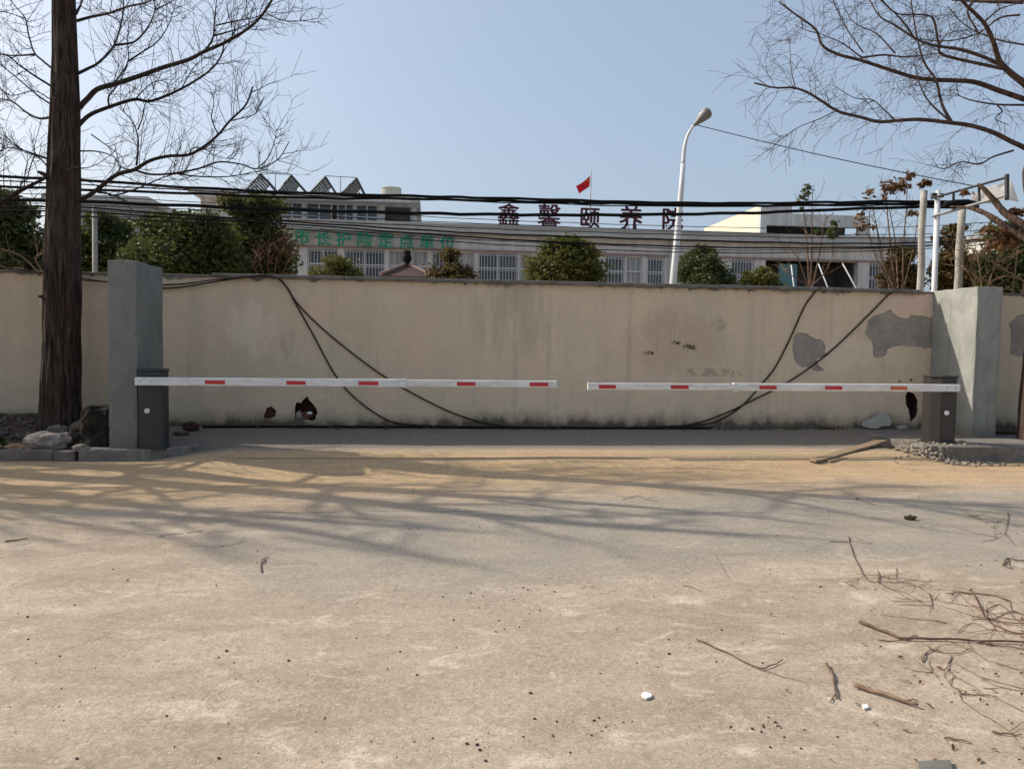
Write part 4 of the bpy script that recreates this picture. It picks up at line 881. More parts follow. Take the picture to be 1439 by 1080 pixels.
def auto_limbs(rd, e, base, z0, z1, H, n, mat, tw, Lf=.36):
    for i in range(n):
        h = z0+(z1-z0)*(i+rd.random()*.7)/n; an = i*2.4+rd.uniform(-.4, .4); L = Lf*(H-h)+.5
        D = Vector((math.cos(an), math.sin(an), rd.uniform(.25, .6))).normalized(); P = [Vector((base.x, base.y, h))]
        for _ in range(7): D = (D+perp(rd, D)*.13+UPV*.06).normalized(); P.append(P[-1]+D*L/7)
        Q = spline(P, 3); r = .03+.012*L
        MB().tube(Q, [r*(1-.85*j/(len(Q)-1))+.003 for j in range(len(Q))], 7).build('branch', mat, e, True)
        dress(tw, rd, Q, int(7*L), .28*L+.2, .009, UPV*.5, .15, 1, 4)

# thick bare tree at the left
D0 = 10.35
tb = at(84, 603, D0); rd = random.Random(21)
e = empty('bare_tree', (tb.x, tb.y, .15), 'thick dark bare trunk with furrowed bark and bare limbs beside the shaded pillar', 'tree', 'bare street trees')
px2m = D0/F
cen = [(82, 625), (84, 600), (84.5, 560), (86, 480), (87, 400), (88, 345), (89, 280), (91.5, 180), (92, 100), (90, 0), (89, -110), (88, -260), (87, -480)]
rads = [38, 31, 27, 25.5, 25, 24.5, 23.5, 22, 19, 15.5, 13, 8, 2.5]
TP = [at(x, y, D0) for x, y in cen]; V, Fs = trunk_mesh(TP, [r*px2m*.87 for r in rads], 5, 96, .2)
mesh_obj('trunk', V, Fs, M['bark'], e, True)
S = 1439/460
LB = [ # polyline (crop px), start radius px (photo), depth drift
 ([(340,92),(400,75),(480,58),(560,30),(640,12),(690,-10)], 3.2, -.9), ([(335,60),(355,20),(372,-30)], 3.2, .6),
 ([(345,322),(390,300),(430,278),(490,218),(520,150),(540,60),(545,-30)], 3.4, 1.0), ([(505,198),(560,192),(600,178),(650,120),(680,50),(675,-10)], 2.6, .8), ([(680,45),(730,20),(790,-10)], 1.6, .3),
 ([(345,475),(385,435),(430,392),(520,365),(620,332),(720,296),(830,262),(900,226),(980,192),(1060,147),(1130,92),(1190,10),(1205,-40)], 6.0, -1.2),
 ([(900,226),(935,170),(942,100),(952,0)], 2.2, -.3), ([(940,158),(1050,125),(1150,72)], 1.8, .3), ([(950,112),(1040,92),(1110,80),(1165,58)], 1.5, -.3), ([(1160,52),(1220,82),(1290,95),(1390,82)], 1.0, .2),
 ([(480,385),(530,330),(565,262),(560,190),(565,120)], 1.8, .6), ([(560,272),(620,232),(690,185),(740,112),(770,20)], 1.8, .6), ([(480,470),(478,425),(520,370),(560,290)], 2.0, -.4),
 ([(345,552),(395,505),(480,470),(590,437),(655,445),(740,417),(830,372),(920,312),(970,250),(990,170)], 4.6, .9), ([(600,430),(660,370),(710,355),(760,380)], 1.0, .3), ([(800,385),(850,300),(900,250)], 1.0, .2),
 ([(345,882),(385,862),(430,832),(510,770),(590,746),(660,706),(740,686),(830,680),(900,642),(960,592),(1010,532),(1080,462),(1112,380)], 5.0, -.6),
 ([(590,746),(660,766),(760,762),(870,742),(960,712),(1060,722),(1130,742),(1220,702),(1272,622)], 2.4, -.4), ([(780,764),(880,776),(1000,776),(1100,760),(1180,742)], 1.6, .4),
 ([(600,725),(606,660),(605,600),(580,530),(520,470)], 2.2, .4), ([(606,570),(625,520),(640,455),(690,400)], 1.4, .3), ([(500,862),(600,830),(740,772),(830,760)], 1.8, -.3), ([(430,845),(470,850),(510,862),(560,885)], 2.4, .3),
 ([(350,664),(430,666),(500,690),(535,742)], 1.6, .3), ([(400,590),(470,640),(540,690)], 1.2, .3), ([(960,595),(930,520),(940,450),(920,380)], 1.2, .2), ([(1010,532),(1060,520),(1120,500),(1160,430)], 1.2, .2), ([(1130,742),(1180,690),(1210,610),(1215,570)], 1.1, .2), ([(830,680),(850,650),(900,655),(960,690),(1040,700)], 1.2, .2),
 ([(230,515),(170,520),(110,490),(60,450),(0,435),(-60,440)], 2.8, .8), ([(230,382),(150,332),(90,290),(40,250),(-20,232)], 2.2, -.6), ([(230,302),(185,265),(150,230),(125,150),(110,80),(60,20),(30,-30)], 2.2, .8),
 ([(230,462),(180,430),(130,390),(60,330),(0,285),(-50,260)], 1.8, .4), ([(225,705),(160,682),(100,660),(70,640)], 1.8, -.5), ([(222,750),(180,700),(150,690),(120,780),(110,800)], 1.6, .4), ([(150,240),(60,245),(0,238)], 2.2, .5), ([(222,700),(60,650),(0,665),(-40,690)], 1.4, .6),
 ([(228,440),(150,400),(50,420),(-20,380)], 1.0, -.5),
]
tw = MB()
for P, r, k in LB:
    Q = spline(traced(P, D0-.05, k, (0, 0), S), 5); n = len(Q); rr = r*px2m*.62
    MB().tube(Q, [rr*(1-.72*j/(n-1))+.002 for j in range(n)], 7).build('branch', M['limb'], e, True)
    L = sum((Q[i+1]-Q[i]).length for i in range(n-1)); dress(tw, rd, Q, int(8*L)+3, .45+.10*L, .0055, UPV*.55+Vector((0,0,0)), .2, 1, 4)
auto_limbs(rd, e, Vector((TP[9].x, TP[9].y, 0)), 6.3, 10.4, 11.0, 17, M['limb'], tw)
# broken stubs
for (px, py, dx, dy, r) in ((62, 247, -9, -6, 3.5), (60, 418, -6, -2, 3)):
    a = at(px+4, py, D0-.12); c = at(px+dx, py+dy, D0-.2); MB().tube([a, a.lerp(c, .6), c], [r*px2m, r*px2m*.8, r*px2m*.45], 7).build('stub', M['bark'], e)
o = tw.build('twigs', M['limb'], e); tag(o, kind='stuff')

# neighbouring trees beyond the left edge, whose shadows lie on the road
def street_tree(x, y, H, r, seed, label, n=20):
    rd = random.Random(seed); e = empty('bare_tree', (x, y, .1), label, 'tree', 'bare street trees')
    P = [Vector((x+rd.uniform(-.05, .05)*i, y+rd.uniform(-.05, .05)*i, .05+H*i/6)) for i in range(7)]
    V, Fs = trunk_mesh(P, [r*1.25, r, r*.9, r*.78, r*.6, r*.38, r*.08], seed, 24); mesh_obj('trunk', V, Fs, M['bark'], e, True)
    tw = MB(); auto_limbs(rd, e, Vector((x, y, 0)), 2.2, H*.93, H, n, M['limb'], tw, .34)
    tag(tw.build('twigs', M['limb'], e), kind='stuff')
street_tree(-8.6, 10.75, 10.0, .23, 31, 'bare tree just out of view past the photo edge, nearest to the thick trunk')
street_tree(-7.15, 10.7, 9.0, .17, 33, 'slimmer bare tree just past the photo edge, next to the thick trunk', 15)
street_tree(-10.4, 10.8, 9.5, .2, 34, 'bare tree out of view, third along the wall from the thick trunk', 16)
street_tree(-12.4, 10.9, 11.0, .25, 32, 'bare tree out of view, farther along the wall')

# bare tree at the right edge
D1 = 11.2; rd = random.Random(44); px2m = D1/F
tb = at(1474, 612, D1)
e = empty('bare_tree', (tb.x, tb.y, .2), 'reddish bare tree at the photo edge with long spreading limbs over the sunlit pillar', 'tree', 'bare street trees')
cen = [(1476, 628), (1471, 600), (1474, 520), (1482, 440), (1488, 350), (1476, 240), (1500, 150), (1484, 60), (1470, 0), (1456, -120), (1452, -300)]
TP = [at(x, y, D1) for x, y in cen]; V, Fs = trunk_mesh(TP, [p*px2m*.87 for p in (46, 40, 37, 34, 31, 38, 26, 30, 28, 18, 4)], 9)
mesh_obj('trunk', V, Fs, M['barkred'], e, True)
RB = [
 ([(1450,655),(1420,640),(1380,622),(1300,582),(1200,552),(1110,540),(980,526),(880,531),(800,536),(720,516),(620,490),(540,440),(480,405),(420,386),(340,386),(250,365)], 5.5, -.6),
 ([(430,382),(412,300),(405,150)], 1.0, .2), ([(600,492),(540,522),(440,562),(370,612)], 1.0, -.3), ([(868,526),(820,482),(770,440),(690,430),(600,376)], 1.4, .4),
 ([(1120,540),(1085,480),(1068,430),(1050,352),(1002,282),(972,190),(945,40),(940,-20)], 3.4, .5), ([(1110,532),(1030,460),(985,390),(955,282)], 2.2, .3),
 ([(1480,450),(1437,436),(1330,400),(1210,360),(1050,352),(960,342),(860,312),(720,266),(620,240),(550,200),(520,130),(440,70),(360,10)], 6.2, .8),
 ([(720,252),(640,192),(550,152)], 1.6, .2), ([(730,232),(640,100),(600,0)], 1.3, .3), ([(720,254),(820,242),(900,250),(980,246),(1060,236)], 2.2, .2),
 ([(1500,420),(1437,366),(1380,322),(1330,270),(1300,180),(1260,100),(1180,20),(1140,-30)], 8.0, -.8),
 ([(1340,285),(1230,240),(1140,215),(1040,200),(960,170),(870,112),(800,70),(750,-15)], 4.0, .6), ([(1340,302),(1220,276),(1130,256),(1070,235),(1060,190),(1040,90),(1000,66),(880,60),(800,-5)], 3.6, -.4),
 ([(1460,462),(1320,460),(1200,440),(1130,410)], 2.4, .4), ([(1320,464),(1340,490),(1310,522),(1370,550)], 1.6, .1), ([(1390,662),(1300,690),(1240,722),(1160,712),(1090,742),(1040,730)], 2.0, -.6),
 ([(1480,205),(1310,172),(1180,112),(1100,25)], 2.0, .7), ([(1420,66),(1330,80),(1230,150),(1100,180),(970,172)], 2.2, .4), ([(1060,210),(1100,150),(1190,130)], 1.2, .2), ([(960,175),(900,90),(830,20),(800,-20)], 2.0, -.3), ([(1260,100),(1330,40),(1400,20)], 2.0, .3), ([(870,235),(790,150),(690,100),(640,20)], 1.5, .5), ([(540,150),(470,130),(430,110)], 1.0, .2), ([(1210,5),(1190,60),(1240,150)], 3.0, .2),
 ([(1437,10),(1300,8),(1200,5),(1120,2)], 4.5, .4),
]
tw = MB(); DROOP = Vector((-.15, 0, -.45))
for P, r, k in RB:
    Q = spline(traced(P, D1-.1, k, (980, 0), 1437/459), 5); n = len(Q); rr = r*px2m*.62
    MB().tube(Q, [rr*(1-.75*j/(n-1))+.002 for j in range(n)], 7).build('branch', M['limbred'], e, True)
    L = sum((Q[i+1]-Q[i]).length for i in range(n-1)); dress(tw, rd, Q, int(8.5*L)+3, .42+.06*L, .0045, DROOP, .15, 1, 5)
auto_limbs(rd, e, Vector((TP[8].x, TP[8].y, 0)), 6.4, 9.5, 10.5, 9, M['limbred'], tw)
# big cut limb, low
Q = spline([at(1475, 350, D1), at(1439, 318, D1+.2), at(1415, 302, D1+.35), at(1385, 268, D1+.5), at(1374, 258, D1+.55)], 6)
MB().tube(Q, [.085-.07*i/(len(Q)-1) for i in range(len(Q))], 16, True, .5).build('branch', M['barkred'], e, True)
Q2 = spline([at(1460, 345, D1), at(1420, 322, D1+.3), at(1385, 300, D1+.6), at(1360, 292, D1+.9), at(1335, 290, D1+1.1)], 6)
MB().tube(Q2, [.06-.05*i/(len(Q2)-1) for i in range(len(Q2))], 14, True, .5).build('branch', M['barkred'], e, True)
tag(tw.build('twigs', M['limbred'], e), kind='stuff')
lob = [(tuple(at(px, py, D1+.4)), (s, s, s*.8)) for px, py, s in ((1358, 272, .12), (1420, 330, .22), (1400, 345, .2), (1430, 300, .16), (1392, 325, .16))]
crown_mesh(lob, 420, .05, M['leafdry'], 'dry_leaves', e, 51, .2)['kind'] = 'stuff'

# thin bare shrubs behind the wall
def stems(name, ppx, stem, y, label, leaves, seed, lm, n_tw=6, cat='shrub', mat='twig'):
    rd = random.Random(seed); b0 = ony(ppx, 410, y); b0.z = .1; e = empty(name, b0, label, cat, 'thin leggy shrubs behind the wall')
    tw = MB()
    for (P, r) in stem:
        Q = spline([ony(px, py, y+rd.uniform(-.15, .15)) for px, py in P], 4); q0 = Q[0].copy(); q0 = Vector((b0.x+(Q[0].x-b0.x)*.4, y, .1)); Q = [q0]+Q
        n = len(Q); MB().tube(Q, [r*(1-.7*i/(n-1)) for i in range(n)], 6).build('stem', M[mat], e, True)
        dress(tw, rd, Q, n_tw, .55, .007, UPV*.6, .35, 1, 3)
    tag(tw.build('twigs', M[mat], e), kind='stuff')
    lob = [(tuple(ony(px, py, y)), (s, s, s)) for px, py, s in leaves]
    if lob: crown_mesh([(c, (r[0]*1.45, r[1]*1.45, r[2]*1.5)) for c, r in lob], 34*len(lob), .07, lm, 'leaves', e, seed, .1)['kind'] = 'stuff'
stems('leggy_shrub', 1138, [([(1137,402),(1135,360),(1131,310),(1128,275)], .028), ([(1139,402),(1141,350),(1141,300),(1142,268)], .026), ([(1135,402),(1122,365),(1108,345)], .022), ([(1142,402),(1152,355),(1160,310),(1172,300)], .022), ([(1136,402),(1110,385),(1098,375)], .016), ([(1140,402),(1160,382),(1172,355)], .018)], 17.5,
      'leggy bare shrub with dark leaf tufts in front of the entrance', [(1139,268,.16),(1130,280,.14),(1172,318,.17),(1174,332,.13),(1148,328,.10),(1127,292,.08)], 61, M['leafdark'])
stems('leggy_shrub', 1262, [([(1258,405),(1252,350),(1247,300),(1245,265)], .028), ([(1262,405),(1258,340),(1250,295)], .024), ([(1268,405),(1270,340),(1274,290),(1275,250)], .024), ([(1255,405),(1238,360),(1232,320)], .022), ([(1270,405),(1284,345),(1290,300)], .02), ([(1252,405),(1225,345),(1222,300)], .018), ([(1256,405),(1246,380),(1240,372)], .02), ([(1250,405),(1228,300),(1219,270)], .016)], 16.0,
      'leggy shrub with rusty red leaf tufts beside the slim concrete post', [(1256,268,.20),(1242,270,.16),(1268,264,.16),(1222,272,.12),(1276,246,.11),(1282,245,.09),(1211,305,.13),(1206,318,.13),(1228,318,.10),(1285,300,.13),(1262,262,.14)], 62, M['leafdry'])
stems('leggy_shrub', 378, [([(372,395),(365,365),(358,352)], .010), ([(378,395),(376,360),(375,346)], .010), ([(384,395),(390,362),(396,352)], .010), ([(390,395),(404,368),(402,358)], .009), ([(368,395),(355,372),(352,362)], .009)], 15.0,
      'reddish twiggy shrub in front of the tall yellow topped evergreen', [], 63, M['leafdry'], 6, 'shrub', 'twigred')
stems('leggy_shrub', 1400, [([(1388,405),(1396,380),(1410,362)], .014), ([(1372,405),(1362,385),(1352,372)], .012), ([(1400,405),(1386,395),(1368,388)], .012), ([(1440,395),(1400,372),(1370,352),(1352,345)], .02), ([(1450,400),(1420,388),(1400,390)], .016), ([(1430,350),(1424,340),(1395,335)], .014), ([(1380,405),(1376,375),(1374,355)], .012)], 12.9,
      'tangle of pale bare twigs over the wall right of the sunlit pillar', [], 64, M['leafdry'], 8, 'shrub', 'twigpale')
stems('leggy_shrub', 40, [([(62,385),(50,362),(66,348)], .014), ([(60,388),(30,360),(2,350),(-20,345)], .016), ([(58,388),(20,376),(-10,390)], .012)], 11.95,
      'pale bare twigs over the wall left of the thick trunk', [], 65, M['leafdry'], 4, 'shrub', 'twigpale')
# tuft on the slim post
pt = ony(1298, 262, 12.9); e = empty('leaf_tuft', pt, 'tuft of dry brown leaves on top of the slim post', 'leaves')
crown_mesh([(tuple(pt+Vector((dx, 0, dz))), (.07, .07, .05)) for dx, dz in ((-.06, .04), (.05, .05), (0, .08), (.08, .07), (-.02, 0))], 120, .05, M['leafdry'], 'dry_leaves', e, 71, .1)
# weed at left edge
wq = gpt(10, 640); wq = Vector((-5.35, 10.05, .15)); e = empty('weed_clump', wq, 'dark green weed clump on the soil at the photo edge', 'plant')
crown_mesh([(tuple(wq+Vector((dx, dy, dz))), (.16, .13, .12)) for dx, dy, dz in ((-.3, 0, .12), (-.1, .05, .15), (.05, 0, .08), (-.5, 0, .15), (-.22, .1, .2))], 700, .045, M['weed'], 'leaves', e, 72, .2)

# ---------------------------------------------------------------- stones, rubble, planks
def stone(px, py, z, r, mat, label, cat, seed, name='rock', rough=.28, group=None, flat=False, dy=0):
    q = onz(px, py, z); o = blob(name, (q.x, q.y+dy, z+r[2]*.55), r, mat, None, rough, 3, seed, flat); return tag(o, label, cat, group)
stone(68, 628, .14, (.24, .16, .13), M['rock'], 'biggest pale broken rock at the foot of the thick trunk', 'rock', 81, group='rocks around the trunk')
stone(77, 612, .22, (.14, .11, .09), M['kerb'], 'grey rock lying on top of the biggest pale rock', 'rock', 82, group='rocks around the trunk', dy=.04)
stone(113, 632, .13, (.10, .07, .045), M['rock'], 'small flat pale stone behind the kerb near the pillar', 'rock', 83, group='rocks around the trunk')
stone(92, 622, .16, (.10, .09, .09), M['kerb'], 'grey stone wedged between the biggest rock and the trunk', 'rock', 86, group='rocks around the trunk')
q = onz(127, 622, .2); tag(blob('earth_mound', (q.x, q.y+.33, .24), (.33, .27, .36), M['moss'], None, .26, 5, 84), 'dark lumpy earth mound between trunk and shaded pillar', 'earth mound')
q = gpt(272, 603); e = tag(blob('brick_lump', (q.x, q.y-.08, q.z+.05), (.12, .07, .06), M['brick'], None, .35, 3, 85), 'dark broken brick lump at the wall foot by the charcoal cabinet', 'brick')
q = gpt(258, 606); tag(blob('rubble_piece', (q.x, q.y-.1, q.z+.015), (.11, .07, .03), M['kerb'], None, .35, 3, 87), 'flat grey rubble piece beside the broken brick lump', 'rubble')
q = ony(431, 583, WY+.08); tag(blob('brick_lump', (q.x, q.y, q.z), (.09, .06, .06), M['brickred'], None, .4, 3, 101), 'broken brick lying inside the bigger hole in the wall', 'brick')
q = ony(435, 580, WY+.03); tag(blob('plaster_chip', (q.x, q.y, q.z), (.035, .02, .022), M['paper'], None, .4, 3, 102), 'white chip lying in the bigger hole in the wall', 'plaster')
q = ony(420, 584, WY+.05); tag(blob('brick_lump', (q.x, q.y, q.z), (.05, .04, .07), M['cement'], None, .4, 3, 103), 'grey mortar lump on one side of the bigger wall hole', 'mortar')
# fallen plaster sheet leaning at the wall foot
P = [(1212,598),(1214,592),(1224,589),(1236,583),(1243,580),(1252,584),(1256,592),(1252,598),(1240,599),(1232,602),(1220,601)]
V = []; 
for s in (0, 1):
    for px, py in P:
        q = ony(px, py, WY-.14-.03*s); t = (602-py)/22; V.append((q.x, q.y+.08*t, q.z))
n = len(P); Fs = [tuple(range(n)), tuple(range(2*n-1, n-1, -1))]+[(i, n+i, n+(i+1) % n, (i+1) % n) for i in range(n)]
tag(mesh_obj('plaster_sheet', V, Fs, M['plaster'], origin=V[0]), 'broken grey plaster sheet leaning at the wall foot', 'plaster')
q = gpt(1262, 602); tag(blob('plaster_chip', (q.x, q.y-.1, q.z+.03), (.10, .05, .035), M['plaster'], None, .35, 3, 88), 'small pale plaster chip next to the leaning sheet', 'plaster')
def plank(A, B, w, t, label, lift=.0):
    A, B = Vector(A), Vector(B); d = (B-A); s = Vector((-d.y, d.x, 0)).normalized()*w/2; u = Vector((0, 0, t)); V = []; N = 12
    for i in range(N+1):
        p = A.lerp(B, i/N)+Vector((0, 0, .01*mnoise.noise(Vector((i*.4, w*9, 2))))); k = 1-.35*(1 if i in (0,) else 0)
        for a in (-s*k, s*k, s*k+u, -s*k+u): V.append(p+a)
    Fs = [(i*4+j, i*4+(j+1) % 4, (i+1)*4+(j+1) % 4, (i+1)*4+j) for i in range(N) for j in range(4)]+[(3, 2, 1, 0), tuple(N*4+j for j in range(4))]
    o = mesh_obj('plank', V, Fs, M['wood'], origin=A); bevel(o, .004, 1); return tag(o, label, 'plank', 'planks by the gravel')
A = gpt(1142, 645.5, .01); B = gpt(1240, 627, .075); plank(A, B, .15, .028, 'pale weathered plank lying across another before the brown cabinet')
A = gpt(1165, 645, .005); B = gpt(1274, 629.5, .06); plank(A, B, .07, .025, 'thin dark edged batten under the wider plank')
# gravel at the plinth corner
def scatter(name, pts, r0, r1, mat, label, cat, seed, zf=None, flat=.7):
    rd = random.Random(seed); V = []; Fs = []
    ico = bmesh.new(); bmesh.ops.create_icosphere(ico, subdivisions=1, radius=1); iv = [v.co.copy() for v in ico.verts]; fi = [tuple(v.index for v in f.verts) for f in ico.faces]; ico.free()
    for (x, y, z) in pts:
        r = r0+(r1-r0)*rd.random()**2.2; rot = Matrix.Rotation(rd.uniform(0, 6.3), 3, 'Z'); b0 = len(V); sx, sy = rd.uniform(.7, 1.4), rd.uniform(.6, 1.1)
        for v in iv:
            w = rot @ Vector((v.x*r*sx, v.y*r*sy, v.z*r*flat)); V.append((x+w.x+rd.uniform(-.1, .1)*r, y+w.y+rd.uniform(-.1, .1)*r, z+w.z+r*flat*.6))
        Fs += [tuple(b0+i for i in f) for f in fi]
    o = mesh_obj(name, V, Fs, mat, origin=V[0]); return tag(o, label, cat, None, 'stuff')
rd = random.Random(5); pts = []
for _ in range(900):
    xx = 6.45+1.0*rd.random()**1.3; back = 9.60 if xx > 6.62 else 9.75; dd = abs(rd.gauss(0, .11)); h = max(0, .16*(1-dd/.22)*(1-abs(xx-6.75)/.75))
    pts.append((xx+rd.uniform(-.1, .1), back-dd+.03, gz(xx, back-dd)+h*rd.uniform(.2, 1)))
for _ in range(160): pts.append((rd.uniform(6.6, 7.5), rd.uniform(9.62, 10.1), .213))
for _ in range(200): xx = rd.uniform(5.9, 9.5); yy = 9.45-abs(rd.gauss(0, .14)); pts.append((xx, yy, gz(xx, yy)))
scatter('gravel', pts, .007, .030, M['gravel'], 'loose gravel and crumbs at the broken plinth corner', 'gravel', 91)
q = gpt(1332, 641); tag(blob('brick_lump', (q.x, q.y+.0, q.z+.06), (.10, .06, .06), M['brick'], None, .35, 3, 92), 'dark red brick lump at the plinth edge below the brown cabinet', 'brick')
for i, (px, py, lab) in enumerate(((1353, 649, 'pale green cabbage scrap on the sand below the brown cabinet'), (1437, 644, 'pale green leafy scrap at the photo edge by the plinth'))):
    q = gpt(px, py); e = empty('leaf_scrap', q, lab, 'leaf scrap', 'pale green scraps')
    crown_mesh([(tuple(q+Vector((dx, 0, .035))), (.05, .04, .03)) for dx in (-.05, .02, .07)], 90, .035, M['palegreen'], 'leaves', e, 95+i, .2)
# grit on the road
rd = random.Random(17); pts = []
for _ in range(150):
    px, py = rd.uniform(0, 1439), 690+380*rd.random()**.8
    q = gpt(px, py); pts.append(tuple(q))
for (cx, cy, n, s) in ((840,1020,26,22),(1090,1020,18,20),(650,760,26,50),(960,905,14,60),(690,1040,14,30),(560,740,16,40),(330,960,20,120),(760,900,18,150),(700,840,24,60),(1000,890,10,40)):
    for _ in range(n): pts.append(tuple(gpt(min(1439, rd.gauss(cx, s)), min(1078, max(700, rd.gauss(cy, s*.45))))))
scatter('grit', pts, .0018, .0075, M['grit'], 'dark crumbs and grit strewn over the concrete', 'grit', 93)
pts = [tuple(gpt(rd.uniform(0, 1439), 690+390*rd.random()**.7)) for _ in range(160)]
scatter('grit', pts, .0015, .005, M['rock'], 'pale stone chips strewn over the concrete', 'grit', 94)
# damp scatter along the wall foot
pts = [(x, WY-.03-abs(rd.gauss(0, .10)), gz(x, WY-.1)) for x in [rd.uniform(-2.8, 6.6) for _ in range(420)]]
scatter('debris', pts, .006, .032, M['soil'], 'dark soil crumbs along the foot of the wall', 'debris', 96)
pts = []
for _ in range(420):
    x, y = rd.uniform(-6.5, -4.2), rd.uniform(9.95, 11.5); t = (y-9.92)/1.7; pts.append((x, y, .12+.27*sst(.1, .9, t)))
scatter('debris', pts, .008, .045, M['kerb'], 'stony crumbs on the soil around the trunk', 'debris', 97)
# dry leaf bits among the twigs
rd = random.Random(29); V = []; Fs = []
for _ in range(110):
    px = min(1436, max(1000, rd.gauss(1330, 130))); py = min(1070, max(660, rd.gauss(860, 120))); q = gpt(px, py, .006); an = rd.uniform(0, 6.3); L = rd.uniform(.008, .022); a = Vector((math.cos(an), math.sin(an), rd.uniform(-.1, .3)))*L; w = Vector((-math.sin(an), math.cos(an), rd.uniform(-.2, .4)))*L*.4
    b0 = len(V); V += [tuple(q-a), tuple(q-w+Vector((0,0,.004))), tuple(q+a+Vector((0,0,.003))), tuple(q+w+Vector((0,0,.006)))]; Fs.append((b0, b0+1, b0+2, b0+3))
tag(mesh_obj('leaf_litter', V, Fs, M['leafdry'], origin=V[0]), 'small dry leaf bits strewn among the fallen twigs', 'leaves', None, 'stuff')
# white scraps
def flake(name, P, mat, label, cat, th=.006):
    G_ = [gpt(px, py, .004) for px, py in P]; n = len(G_); c = sum(G_, Vector())/n
    V = [tuple(g) for g in G_]+[tuple(g+Vector((0, 0, th+.004*mnoise.noise(g*7)))) for g in G_]
    Fs = [tuple(range(n-1, -1, -1)), tuple(range(n, 2*n))]+[(i, (i+1) % n, n+(i+1) % n, n+i) for i in range(n)]
    return tag(mesh_obj(name, V, Fs, mat, origin=c), label, cat)
flake('white_scrap', [(901,977),(906,974),(915,977),(916,981),(908,984),(902,982)], M['paper'], 'small white scrap lying on the concrete below the long bent stick', 'scrap', .008)
flake('white_scrap', [(1211,993),(1218,992),(1221,996),(1214,998)], M['paper'], 'tiny white chip just below the thick pale stick', 'scrap', .008)
flake('flat_board', [(1290,1074),(1336,1072),(1340,1100),(1292,1100)], M['coping'], 'corner of a flat grey board at the bottom photo edge', 'board', .012)
q = gpt(1279, 730); tag(blob('dark_lump', (q.x, q.y, q.z+.02), (.055, .03, .025), M['grit'], None, .3, 2, 98), 'small black lump alone on the bluish concrete', 'lump')

# fallen sticks and twigs: polylines traced on the ground plane
def tp(x, y): return (720+x/2, 600+y/2)
def stick(parts, mat, label, cat='stick', name='fallen_stick', tangle=0, seed=1, tl=.16):
    mb = MB(); rd = random.Random(seed); allQ = []
    for P, r in parts:
        Q = spline([gpt(*tp(*p)) for p in P], 5); n = len(Q); f = rd.uniform(0, 6)
        r *= (.62 if name == 'fallen_twig' else .8); Q = [q+Vector((0, 0, r*1.0+.006*abs(math.sin(i*.6+f))*(1 if r < .012 else .3))) for i, q in enumerate(Q)]
        mb.tube(Q, [r*(1-.45*i/(n-1)) for i in range(n)], 7); allQ.append(Q)
    for _ in range(int(tangle*.65)):
        Q = rd.choice(allQ); q = rd.choice(Q); an = rd.uniform(0, 6.28); D = Vector((math.cos(an), math.sin(an), .25)); P = [q]
        for i in range(5): D = Vector((D.x+rd.uniform(-.4, .4), D.y+rd.uniform(-.4, .4), rd.uniform(-.25, .25))).normalized(); p = P[-1]+D*tl*rd.uniform(.15, .3); p.z = max(p.z, gz(p.x, p.y)+.004); P.append(p)
        mb.tube(P, [.0020-.0002*i for i in range(6)], 4)
    o = mb.build(name, mat, None, True, origin=allQ[0][0]); return tag(o, label, cat, 'sticks and twigs on the road')
stick([([(975,553),(1050,580),(1100,598),(1200,600),(1320,606),(1460,609)], .011), ([(1030,602),(1100,603),(1130,598)], .004), ([(1095,598),(1130,590),(1150,594)], .005), ([(1300,606),(1390,620),(1460,628)], .005)], M['twig'], 'long dark branch lying straight out of the photo edge', seed=1)
stick([([(517,598),(560,618),(620,645),(690,680),(730,672),(760,658)], .0055), ([(690,680),(750,700),(830,722)], .0025)], M['twig'], 'long bent thin stick nearest the middle of the concrete', seed=2)
stick([([(882,670),(900,700),(906,740),(915,768)], .0075), ([(908,755),(900,765),(893,776)], .004)], M['twig'], 'short crooked forked stick left of the thick pale stick', seed=3)
stick([([(962,733),(1040,757),(1140,790)], .014), ([(1105,775),(1120,770),(1140,771)], .005)], M['twigpale'], 'thick pale stick, stoutest of the sticks on the concrete', seed=4)
stick([([(1213,877),(1250,882),(1292,891)], .005)], M['twig'], 'small straight twig low in the photo above the flat board', seed=5)
stick([([(1348,861),(1390,866),(1432,869)], .005)], M['twig'], 'small dark twig near the lower photo edge', seed=6)
stick([([(945,310),(955,350),(975,395),(1000,432),(1028,437)], .006), ([(1028,437),(1030,420),(1026,404)], .006), ([(928,434),(950,445),(972,456)], .004), ([(1028,437),(1080,438),(1130,445),(1190,482)], .004), ([(1080,396),(1079,420),(1082,436)], .003), ([(1075,480),(1130,488),(1180,490),(1200,462)], .003), ([(1170,470),(1180,500),(1172,520)], .004), ([(1028,437),(1060,455),(1110,470),(1160,500)], .003)], M['twig'], 'dark curved twig with a spreading brush of fine twigs', 'twig', 'fallen_twig', 22, 7, .22)
stick([([(1218,472),(1250,466),(1300,469),(1350,476),(1400,492)], .005), ([(1300,475),(1320,520),(1340,548),(1380,570),(1450,590)], .0065), ([(1330,520),(1370,500),(1420,545),(1450,560)], .004), ([(1290,545),(1350,540),(1400,560),(1450,556)], .003), ([(1250,580),(1290,552),(1340,570),(1400,580)], .003), ([(1340,548),(1400,520),(1450,530)], .0035), ([(1180,543),(1210,550),(1236,556)], .003)], M['twigred'], 'reddish tangle of looping twigs above the long dark branch', 'twig', 'fallen_twig', 34, 8, .3)
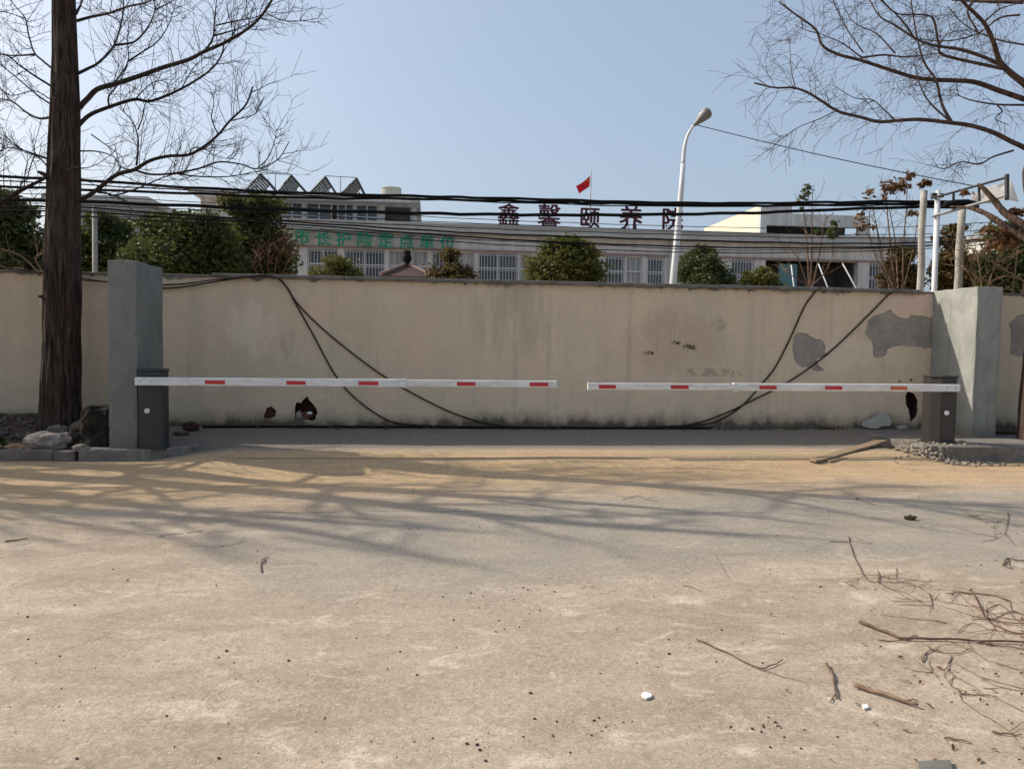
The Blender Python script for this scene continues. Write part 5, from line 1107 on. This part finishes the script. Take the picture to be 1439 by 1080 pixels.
stick([([(1154,662),(1160,642),(1178,630),(1205,634),(1245,640),(1290,625)], .005), ([(1235,645),(1222,680),(1240,700),(1228,722),(1250,740)], .004), ([(1250,735),(1270,775),(1330,815),(1380,845),(1420,880)], .003), ([(1255,750),(1290,755),(1310,752)], .004), ([(1182,690),(1195,705)], .003), ([(1290,625),(1330,655),(1380,670)], .003)], M['twig'], 'twisted root like twig trailing down below the long dark branch', 'twig', 'fallen_twig', 20, 9, .16)
stick([([(1320,708),(1370,720),(1450,742)], .0035), ([(1325,735),(1400,738),(1450,748)], .003), ([(1360,665),(1410,680),(1450,690)], .003)], M['twig'], 'sparse fine twigs by the photo edge below the long branch', 'twig', 'fallen_twig', 6, 10, .16)
stick([([(1282,250),(1310,258),(1330,268),(1375,268)], .005), ([(1393,240),(1392,270),(1385,300),(1410,330)], .005), ([(1330,270),(1360,290),(1400,310)], .004), ([(1320,322),(1350,318),(1390,300)], .003)], M['twig'], 'tangled twig bundle farthest back near the photo edge', 'twig', 'fallen_twig', 16, 11, .3)
stick([([(1378,390),(1392,372),(1415,376),(1450,380)], .008), ([(1392,374),(1398,392),(1405,402)], .004), ([(1378,390),(1400,398)], .005)], M['twig'], 'dark green forked stick at the photo edge above the reddish tangle', seed=12)
stick([([(890,322),(950,322),(1010,330)], .003)], M['twig'], 'fine pale twig above the pale stone chips under the dark shadow', 'twig', 'fallen_twig', 3, 13, .2)
stick([([(310,205),(350,195),(380,205),(412,212)], .004)], M['twig'], 'thin twig alone on the shadow streaks below the gap between the booms', 'twig', 'fallen_twig', 2, 18, .2)
stick([([(965,200),(985,210),(1015,218)], .006), ([(965,205),(975,198)], .005)], M['twig'], 'short dark twig on the sand in line with the faded reflector', 'twig', 'fallen_twig', 3, 14, .2)
stick([([(478,446),(505,452),(532,464)], .0035)], M['twig'], 'single fine straight twig on the pale concrete under the tree shadows', 'twig', 'fallen_twig', 0, 15)
def stickL(parts, mat, label, seed):
    mb = MB()
    for P, r in parts:
        Q = spline([gpt(x/2, 600+y/2)+Vector((0, 0, r+.004)) for x, y in P], 5); n = len(Q); mb.tube(Q, [r*(1-.4*i/(n-1)) for i in range(n)], 6)
    return tag(mb.build('fallen_stick', mat, None, True, origin=Q[0]), label, 'stick', 'sticks and twigs on the road')
stickL([([(735,410),(733,390),(740,374),(753,366)], .0045), ([(744,372),(742,385)], .004)], M['twig'], 'small curled dry stalk alone on the open concrete', 1)
stickL([([(15,324),(50,320),(78,316)], .006)], M['twigred'], 'short reddish stick at the photo edge near the soil', 2)
bpy.context.view_layer.update()
